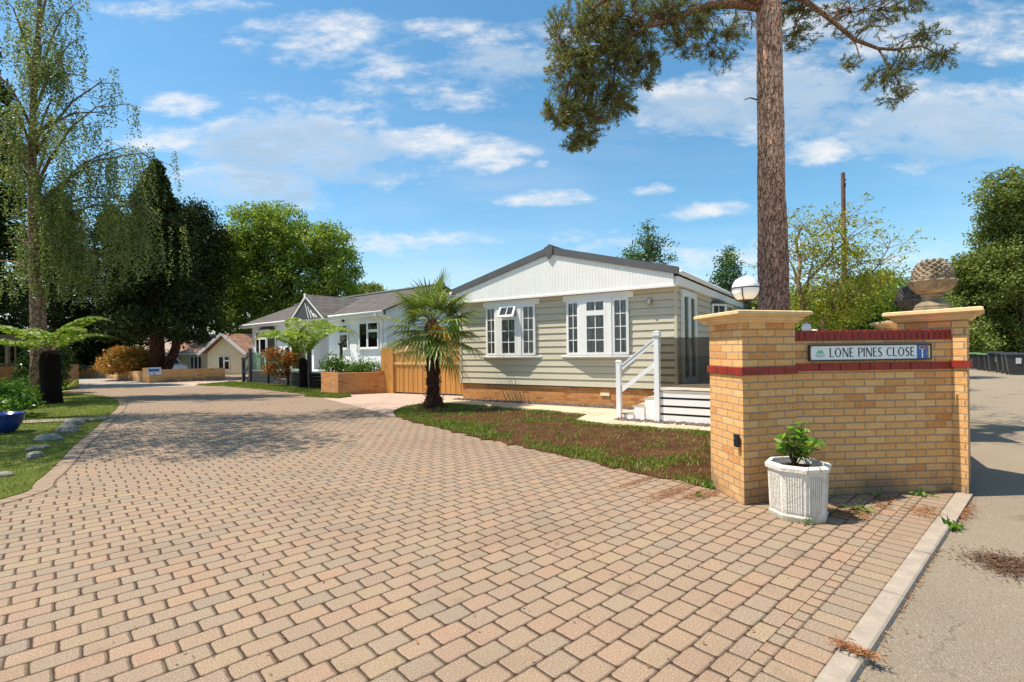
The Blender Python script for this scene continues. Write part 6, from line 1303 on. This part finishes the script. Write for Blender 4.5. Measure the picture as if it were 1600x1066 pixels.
# --- behind the sage bungalow
tree('conifer_tree', 'spiky blue-green tree showing over the middle of the sage bungalow roof', gz(1015, 560, 30), 9.2, .2, [pb(1015, 352, 30, .45, .5), pb(1012, 375, 30, 1.1, .5), pb(1030, 385, 30, 1.0, .35), pb(998, 400, 30, 1.3, .45), pb(1020, 405, 30, 1.3, .5), pb(985, 407, 30, .7, .3)], 3000, .14, 'l_blue', 'bark', seed=73, per=22, crad=.35, limbs=26, up=0)
tree('poplar_tree', 'slim upright bright green tree right of the satellite dish', gz(1137, 560, 28), 7, .14, [pb(1138, 398, 28, .3, .45), pb(1137, 415, 28, .6, .6), pb(1135, 437, 28, .85, .7), pb(1140, 460, 28, 1.0, .7), pb(1135, 490, 28, 1.0, .8)], 6500, .14, 'l_blue', 'bark', seed=74, per=22, crad=.3, limbs=20, up=0)
tree('shrub', 'rounded green bush showing above the timber gate', gz(697, 590, 23), 1.5, .05, [pb(703, 525, 23, .7, .5), pb(725, 520, 23, .8, .5), pb(686, 535, 23, .5, .5), pb(700, 555, 23, 1.2, .9)], 9000, .10, 'l_hedge', cat='bush', seed=75, per=20, crad=.22, limbs=8)
# --- twisted yellow-green tree right of the pine
rng = np.random.default_rng(80); ZX, ZY = 8.0, 12.6
az = thing('ornamental_tree', 'sprawling tree with twisted bare limbs and sparse yellow-green leaves right of the pine', 'tree', (ZX, ZY, 0)); tk = MB(); LV = []
def relz(px_, py_, d=12.6): p = at(px_, py_, d); return Vector((p.x-ZX, p.y-ZY, p.z))
AZL = [([(1268, 560), (1262, 520), (1255, 480), (1247, 440), (1250, 410), (1244, 380), (1250, 360)], .075), ([(1255, 480), (1262, 440), (1280, 420), (1300, 398), (1320, 378), (1310, 360)], .045), ([(1247, 440), (1238, 415), (1230, 400)], .03), ([(1290, 560), (1284, 505), (1298, 492), (1303, 478), (1297, 468)], .05), ([(1303, 478), (1318, 480), (1330, 462), (1350, 440), (1372, 415), (1388, 388)], .035), ([(1255, 480), (1275, 460), (1300, 448), (1325, 440)], .03), ([(1330, 462), (1355, 455), (1380, 450)], .02), ([(1300, 398), (1302, 370), (1295, 352)], .02), ([(1300, 448), (1322, 425), (1345, 410)], .02), ([(1262, 440), (1272, 400), (1270, 370)], .02)]
for pts_, r in AZL:
    P = [relz(x, y, 12.6+rng.normal()*.15) for x, y in pts_]; tk.tube(P, list(np.linspace(r, r*.3, len(P))), 8)
    for i, p in enumerate(P[2:]):
        for _ in range(7):
            d = Vector((rng.normal()*.42, rng.normal()*.42, abs(rng.normal())*.28+.05)); e_ = p+d; tk.tube([p, p+d*.5+Vector((rng.normal()*.05, 0, .04)), e_], [.010, .007, .004], 4, cap=False)
            for _ in range(3):
                f_ = e_+Vector((rng.normal(), rng.normal(), rng.normal()*.6+.2))*.16; tk.tube([e_, f_], [.004, .002], 3, cap=False)
                for _ in range(int(rng.integers(3, 12))): LV.append(tuple(f_+Vector((rng.normal(), rng.normal(), rng.normal()*.5))*.07))
for (x, y, rx, ry, n) in [(1285, 400, 50, 40, 70), (1260, 385, 25, 25, 30), (1330, 470, 60, 40, 150), (1300, 365, 22, 14, 22), (1320, 400, 30, 22, 40), (1360, 440, 40, 30, 50), (1250, 470, 30, 40, 50), (1290, 500, 55, 25, 90), (1350, 395, 30, 18, 12), (1395, 470, 18, 16, 14)]:
    for p in ellipsoid_pts(rng, relz(x, y), (rx/F*12.6, .7, ry/F*12.6), n, 2.2):
        for _ in range(16): LV.append(tuple(p+rng.normal(size=3)*.085))
tk.build('trunk', MT['bark_az'], az, smooth=True); leaves('crown', LV, .072, MT['l_az'], az, 8, .5, .5)
# hedge and shrubs behind the wall
def bush(label, blobs, n, size, lm, seed, name='hedge', cat='hedge', per=22, crad=.3, group=None, base=None, limbs=8, **k): return tree(name, label, base or (blobs[0][0][0], blobs[0][0][1], -.1), max(.6, blobs[0][0][2]), .05, blobs, n, size, lm, cat=cat, seed=seed, per=per, crad=crad, limbs=limbs, group=group, **k)
bush('dense green hedge behind the twisted tree and the red coping of the sign wall', [pb(x, y, 17.5, 1.3, .9, 1.0) for x, y in ((1240, 505), (1280, 500), (1320, 492), (1360, 487), (1390, 482), (1350, 520), (1290, 525))], 26000, .10, 'l_hedge', 81, crad=.3)
bush('tall mid-green shrubs behind the hedge beside the telegraph pole', [pb(x, y, 24, 1.7, 1.3, 1.4) for x, y in ((1300, 480), (1345, 470), (1385, 463), (1410, 480), (1440, 490), (1240, 490))], 26000, .15, 'l_bg', 82, name='shrub', cat='bush', crad=.4)
bush('small dark shrub between the globe lamp and the pine trunk', [pb(1190, 478, 20, .5, .45), pb(1180, 500, 20, .8, .6)], 3500, .12, 'l_bg', 83, name='shrub', cat='bush')
# right-hand roadside trees
RT = [('tall spreading green tree at the right frame edge behind the bins', (1600, 34), [(1580, 300, 48, 30), (1600, 345, 60, 40), (1560, 380, 42, 35), (1615, 410, 70, 50), (1560, 440, 55, 40), (1620, 480, 70, 50), (1650, 330, 60, 60), (1545, 330, 14, 18)], 62000, 90),
      ('pale green rounded tree above the stone finials', (1500, 36), [(1500, 428, 26, 22), (1482, 455, 30, 30), (1515, 460, 40, 35), (1530, 410, 24, 20), (1490, 500, 55, 35), (1540, 500, 45, 35)], 34000, 91),
      ('low dense greenery directly behind the wheelie bins', (1555, 35), [(1500, 535, 50, 28), (1550, 525, 55, 32), (1600, 530, 60, 36), (1650, 520, 60, 40), (1450, 520, 40, 30)], 30000, 92),
      ('deep green tree further back beyond the right pillar', (1450, 44), [(1440, 480, 40, 26), (1400, 490, 40, 22), (1470, 500, 40, 30)], 14000, 93)]
for lab, (bx_, d), bl_, n, sd_ in RT: tree('roadside_tree', lab, gz(bx_, 560, d, -.1), 8 if sd_ in (90,) else 4, .25, [pb(x, y, d+(i % 3-1)*1.0, rx*d/F, ry*d/F, rx*d/F*.8) for i, (x, y, rx, ry) in enumerate(bl_)], n, .19, 'l_bg', seed=sd_, per=36, crad=.5, limbs=12, group='roadside trees behind the bins')
# --- tree standing left of the picture whose crown shades the paving
tree('birch_tree', 'leafy tree just left of the view shading the lawn and paving', (-14.2, 8.6, 0), 10.5, .2, [((-11.6, 9.3, 10.8), (2.2, 1.2, 1.0)), ((-9.9, 8.3, 10.5), (1.5, .9, .8)), ((-12.6, 7.6, 10.6), (1.4, .8, .9)), ((-13.6, 9.6, 9.6), (1.4, 1.2, 1.0))], 7000, .14, 'l_birch', 'bark_birch', seed=95, per=34, crad=.6, limbs=12)
tree('birch_tree', 'second leafy tree left of the view beyond the blue pot', (-17.0, 12.4, 0), 13, .22, [((-12.4, 11.5, 12.6), (2.3, 1.1, 1.0)), ((-10.2, 12.6, 13.8), (2.0, .8, .9)), ((-15.4, 12.2, 11.6), (1.8, 1.1, 1.2))], 7000, .14, 'l_birch', 'bark_birch', seed=96, per=34, crad=.6, limbs=12)

# --- tree ferns
def treefern(label, base, h, r, n, L, seed, e0, e1, th1, pw=1.3):
    rng = np.random.default_rng(seed); t = thing('tree_fern', label, 'tree fern', base, 0, 'tree ferns beside the drive'); m = MB(); m.lathe([(r*1.15, -.05), (r*1.05, h*.1), (r*.95, h*.4), (r*1.05, h*.75), (r*.95, h*.95), (r*.5, h*1.03)], n=22, wob=lambda k, q: 1+rng.normal()*.06); m.build('trunk', MT['fernfibre'], t)
    c = []; d = []; sz = []; rb = MB()
    for k in range(n):
        a = k*2*math.pi/n+rng.normal()*.12; Lk = L*(.75+.35*rng.random()); t0 = math.radians(rng.uniform(e0, e1)); N_ = 40; x = z = 0.0; path = []
        for i in range(N_):
            f = i/N_; an = t0+(math.radians(th1)-t0)*f**pw; x += Lk/N_*math.cos(an); z += Lk/N_*math.sin(an); path.append((math.cos(a)*x, math.sin(a)*x, h+z))
            if i > 3:
                w = Lk*.165*math.sin(math.pi*min(1, (f+.05)))**.7*(1-f*.35)
                for sgn in (-1, 1):
                    for q in range(3):
                        o = (q+.5)/3*w; px_ = math.cos(a)*x-math.sin(a)*sgn*o+rng.normal()*.008; py_ = math.sin(a)*x+math.cos(a)*sgn*o+rng.normal()*.008; c.append((px_, py_, h+z-.18*o-o*o*.6+.01*rng.normal())); d.append((-math.sin(a)*sgn+math.cos(a)*.45, math.cos(a)*sgn+math.sin(a)*.45, -.35)); sz.append(w/3*1.5+.02)
        rb.tube(path[::5]+[path[-1]], [.014]*(len(path[::5]))+[.003], 5, cap=False)
    rb.build('frond_stem', MT['bark_az'], t, smooth=True); leaves('fronds', c, np.array(sz), MT['l_fern'], t, seed, .42, .9, d)
    return t
treefern('large tree fern with thick black trunk on the left lawn', tuple(gp(80, 631)), 1.70, .27, 11, 2.5, 101, 25, 68, -34)
treefern('slender tree fern with dark trunk in front of the charcoal deck', tuple(gp(474, 608)), 1.30, .17, 10, 3.3, 102, 60, 86, -62, 1.5)
# --- fan palm
rng = np.random.default_rng(110); pb0 = gp(677, 636, 0.03); pm = thing('palm_tree', 'fan palm with shaggy brown trunk in front of the timber gate', 'palm', tuple(pb0)); m = MB(); hh = 2.35
prof = [(.27, -.05), (.27, .08), (.22, .25)]+[(.165+.012*math.sin(k*2.1), .35+k*.1) for k in range(16)]+[(.21, 2.0), (.20, 2.2), (.10, 2.4)]
m.lathe(prof, n=26, wob=lambda k, q: 1+rng.normal()*.07)
for k in range(420):
    a = rng.random()*6.283; z = .05+2.1*rng.random(); r_ = .17 if z > .3 else .26; o = Vector((math.cos(a), math.sin(a), 0)); p = o*r_+Vector((0, 0, z)); L = .05+.07*rng.random(); m.bar(p-o*.02, p+o*L*.7+Vector((0, 0, L*.7*(1 if rng.random() < .6 else -1))), .025, .006)
m.build('trunk', MT['fibre'], pm)
st = MB(); c = []; d = []; sz = []; pv = MB(); pl2 = MB()
for k in range(38):
    f = k/37; el = math.radians(66-96*f**.9+rng.normal()*9); a = k*2.39996+rng.normal()*.15; Lp = .50+.45*rng.random(); o = Vector((math.cos(a)*math.cos(el), math.sin(a)*math.cos(el), math.sin(el))); b_ = Vector((0, 0, hh-.25+.25*(1-f))); hub = b_+o*Lp+Vector((0, 0, -.06)); st.tube([b_, b_+o*Lp*.5+Vector((0, 0, .03)), hub], [.012, .010, .007], 5)
    side = Vector((-math.sin(a), math.cos(a), 0)); upv = o.cross(side); nl = 25; droop_ = .30+.45*f
    for q in range(nl):
        th = math.radians(-118+236*q/(nl-1)); L = (.80+.18*rng.random())*(1-.22*abs(th)/2.06); dv = (o*math.cos(th)+side*math.sin(th)).normalized(); tip = hub+dv*L+Vector((0, 0, -droop_*L*.55*(.6+.6*rng.random()))); midp = hub+dv*L*.55+Vector((0, 0, -.03)); w = .027
        pn_ = (upv*.6+Vector((0, 0, .6))).normalized(); wv = dv.cross(pn_).normalized()*w; i = len(pv.v); fold = pn_*.008; tgt_ = pv
        pv.v += [tuple(hub+wv*.3), tuple(midp+wv), tuple(tip), tuple(midp-wv), tuple(hub-wv*.3), tuple(hub), tuple(midp-fold)]
        pv.f += [(i, i+1, i+6, i+5), (i+1, i+2, i+6), (i+2, i+3, i+6), (i+3, i+4, i+5, i+6)]
st.build('leaf_stalk', MT['l_palm'], pm, smooth=True); pv.build('fan_leaf', MT['l_palm'], pm)
fl_ = []
for k in range(7):
    a = -1.5+k*.55; o = Vector((math.cos(a), math.sin(a), 0))
    for q in range(190): f = rng.random(); fl_.append(tuple(Vector((0, 0, hh-.22))+o*(.16+.34*f)+Vector((rng.normal()*.045, rng.normal()*.045, -.30*f*f+rng.normal()*.06))))
leaves('flower_cluster', fl_, .035, leaf_mat('yellow_palm_flower', (.55, .28, .03), (.78, .44, .06), (.85, .6, .15), .3, .6, 3), pm, 6, .8)
# --- shrubs of the middle distance
def shrub_px(label, px_, pyb, d, blobs, n, size, lm, seed, cat='bush', name='shrub', limbs=14, bm='bark_red', **k): return tree(name, label, gz(px_, pyb, d, 0), blobs[0][0][2]*.7, .035, blobs, n, size, lm, bm, cat, seed=seed, per=16, crad=.2, limbs=limbs, **k)
shrub_px('rounded photinia bush with glowing red and orange leaves behind the garden wall', 200, 580, 31.5, [pb(190, 562, 31.5, 1.2, .8), pb(222, 562, 31.5, 1.1, .75), pb(205, 556, 31.5, 1.0, .6), pb(172, 572, 31.5, .6, .5), pb(235, 568, 31.5, .6, .6), pb(203, 572, 31.5, 1.8, .5)], 17000, .13, 'l_redg', 120)
shrub_px('thin stemmed shrub with red young leaves before the charcoal deck', 450, 603, 22.8, [pb(430, 555, 22.8, .42, .32), pb(445, 568, 22.8, .42, .35), pb(423, 575, 22.8, .28, .3), pb(458, 560, 22.8, .4, .4), pb(440, 582, 22.8, .25, .3)], 2600, .11, 'l_red', 121, limbs=22)
shrub_px('light green leafy shrub at the left end of the brick planter', 524, 600, 19.6, [pb(516, 575, 19.6, .35, .35), pb(530, 570, 19.6, .35, .3), pb(522, 562, 19.6, .2, .2), pb(538, 575, 19.6, .2, .2)], 1500, .09, 'l_hedge', 122, limbs=18)
shrub_px('low green bedding shrubs filling the right of the brick planter', 575, 595, 19.4, [pb(552, 577, 19.4, .4, .22), pb(570, 573, 19.3, .4, .28), pb(590, 574, 19.2, .35, .25), pb(560, 580, 19.3, .5, .2)], 3200, .07, 'l_hedge', 123)
shrub_px('ivy-clad bush climbing the trellis wall behind the large tree fern', 55, 600, 19.6, [pb(62, 555, 19.6, .45, .8), pb(54, 580, 19.4, .5, .6), pb(70, 590, 19.6, .6, .7), pb(60, 530, 19.8, .35, .45), pb(88, 560, 21, .45, 1.0), pb(48, 602, 19, .5, .35)], 15000, .11, 'l_ivy', 124)
shrub_px('loose pale-leaved shrub on the lawn behind the blue pot', 20, 640, 13, [pb(15, 612, 13, .40, .20), pb(38, 606, 13.5, .28, .16), pb(18, 630, 12.4, .45, .13), pb(40, 625, 13, .22, .15), pb(-20, 618, 12.6, .4, .3)], 1700, .12, 'l_hedge', 125)
shrub_px('dark green thicket between the tree fern and the far gate piers', 125, 590, 38, [pb(120, 560, 38, 1.0, 1.2), pb(150, 555, 40, 1.4, 1.4), pb(175, 545, 41, 1.4, 1.6), pb(110, 530, 38, 1.4, 1.4)], 12000, .2, 'l_dark', 126)
# spiky plant, grass tufts, litter
rng = np.random.default_rng(130); yp = gp(104, 612); m = MB()
for k in range(34):
    a = rng.random()*6.283; el = .35+rng.random()*.9; L = .55+.3*rng.random(); o = Vector((math.cos(a)*math.cos(el), math.sin(a)*math.cos(el), math.sin(el))); s_ = Vector((-math.sin(a), math.cos(a), 0))*.025; i = len(m.v); m.v += [tuple(s_), tuple(-s_), tuple(o*L*.6+Vector((0, 0, .02))-s_), tuple(o*L*.6+Vector((0, 0, .02))+s_), tuple(o*L-Vector((0, 0, .06)))]; m.f += [(i, i+1, i+2, i+3), (i+3, i+2, i+4)]
sp_ = m.build('spiky_plant', MT['l_fern'], loc=(yp.x, yp.y, .05)); tag(sp_, 'spiky pale-leaved plant right of the large tree fern trunk', 'plant')
def litter(label, polys, n, seed, cat='leaf litter', name='leaf_litter', col=((.16, .06, .025), (.36, .15, .05), (.5, .26, .09)), size=.045, asp=.14, z=.008):
    rng = np.random.default_rng(seed); c = []
    for (x, y, zz, sx_, sy_, w) in polys:
        k = int(n*w); q = rng.normal(size=(k, 2))*(sx_, sy_); c.append(np.column_stack([x+q[:, 0]*.741-q[:, 1]*.671, y+q[:, 0]*.671+q[:, 1]*.741, np.full(k, zz+z)+rng.random(k)*.012]))
    c = np.vstack(c); d = rng.normal(size=(len(c), 3)); d[:, 2] *= .08; return tag(leaves(name, c, size, leaf_mat(name+str(seed), *col, .1, .8, 3), None, seed, asp, 1.5, d), label, cat, kind='stuff')
P_ = lambda x, y, z=0.0: tuple(gp(x, y, z)); lt = []
for (x, y, z, sx_, sy_, w) in [(1500, 800, -.022, .20, .05, 1.2), (1478, 812, -.022, .22, .03, .6), (1445, 800, 0, .12, .06, .35), (1380, 787, 0, .2, .05, .3), (1340, 806, 0, .1, .06, .3), (1345, 1022, .02, .02, .05, .25), (1320, 1010, .02, .02, .03, .1), (1410, 940, -.022, .5, .02, .3), (1455, 860, -.022, .3, .02, .3), (1310, 802, 0, .1, .06, .3)]: q = P_(x, y, z); lt.append((q[0], q[1], z, sx_, sy_, w))
litter('rusty pine needles and dead leaves gathered along the kerb by the pillar', lt, 700, 140)
lt = []
for (x, y, sx_, sy_, w) in [(1560, 880, .12, .10, 1.0), (1590, 890, .12, .08, .7)]: q = P_(x, y, -.022); lt.append((q[0], q[1], -.022, sx_, sy_, w))
litter('dark patch of brown needles on the asphalt right of the kerb', lt, 900, 141, col=((.07, .035, .02), (.16, .08, .045), (.3, .18, .1)), size=.03, asp=.3)
lt = []
rng = np.random.default_rng(142)
for k in range(60): x = rng.uniform(150, 1500); y = rng.uniform(680, 1050); q = P_(x, y); e_ = q[0]*.741+q[1]*.671; n__ = -q[0]*.671+q[1]*.741; lt.append((q[0], q[1], 0 if n__ > .8 else -.022, .05, .05, .02))
litter('scattered tiny dead leaves and crumbs on the paving', lt, 120, 142, size=.022, asp=.5)
lt = []
for (x, y, sx_, sy_, w) in [(1050, 770, .22, .05, 1.0), (1085, 775, .10, .05, .6), (1000, 752, .25, .03, .6), (1110, 772, .08, .04, .5), (900, 716, .3, .03, .4)]: q = P_(x, y); lt.append((q[0], q[1], 0, sx_, sy_, w))
litter('crumbs of dry soil spilled from the bed over the paving', lt, 1500, 143, 'soil', 'soil_crumbs', ((.26, .13, .06), (.38, .2, .1), (.5, .3, .18)), .012, .8, .002)
wd_ = []
def weed(label, px_, py_, z, n, sz_, sp2, seed, up_=.6): 
    q = gp(px_, py_, z); rng = np.random.default_rng(seed); c = rng.normal(size=(n, 3))*sp2; c[:, 2] = abs(c[:, 2])*.6+.01; d = c.copy(); d[:, 2] += sp2*up_; tag(leaves('weed', c, sz_, MT['l_hedge'], None, seed, .35, .8, d, loc=(q.x, q.y, z)), label, 'weed')
weed('broad-leaved weed at the left foot of the left pillar', 1108, 762, .0, 46, .07, .05, 1)
weed('grassy weed growing from the kerb end by the litter', 1487, 826, -.022, 60, .08, .035, 2); weed('small weed at the wall foot near the right pillar', 1442, 775, 0, 26, .07, .035, 3); weed('tiny weed on the paving left of the pillar', 1092, 776, 0, 16, .05, .03, 4); weed('moss tuft at the foot of the white planter', 1258, 818, 0, 60, .035, .04, 5); weed('small weed under the planter shadow', 1345, 800, 0, 40, .06, .05, 6); weed('sprawling weed at the foot of the wall middle', 1375, 778, 0, 14, .06, .05, 7)
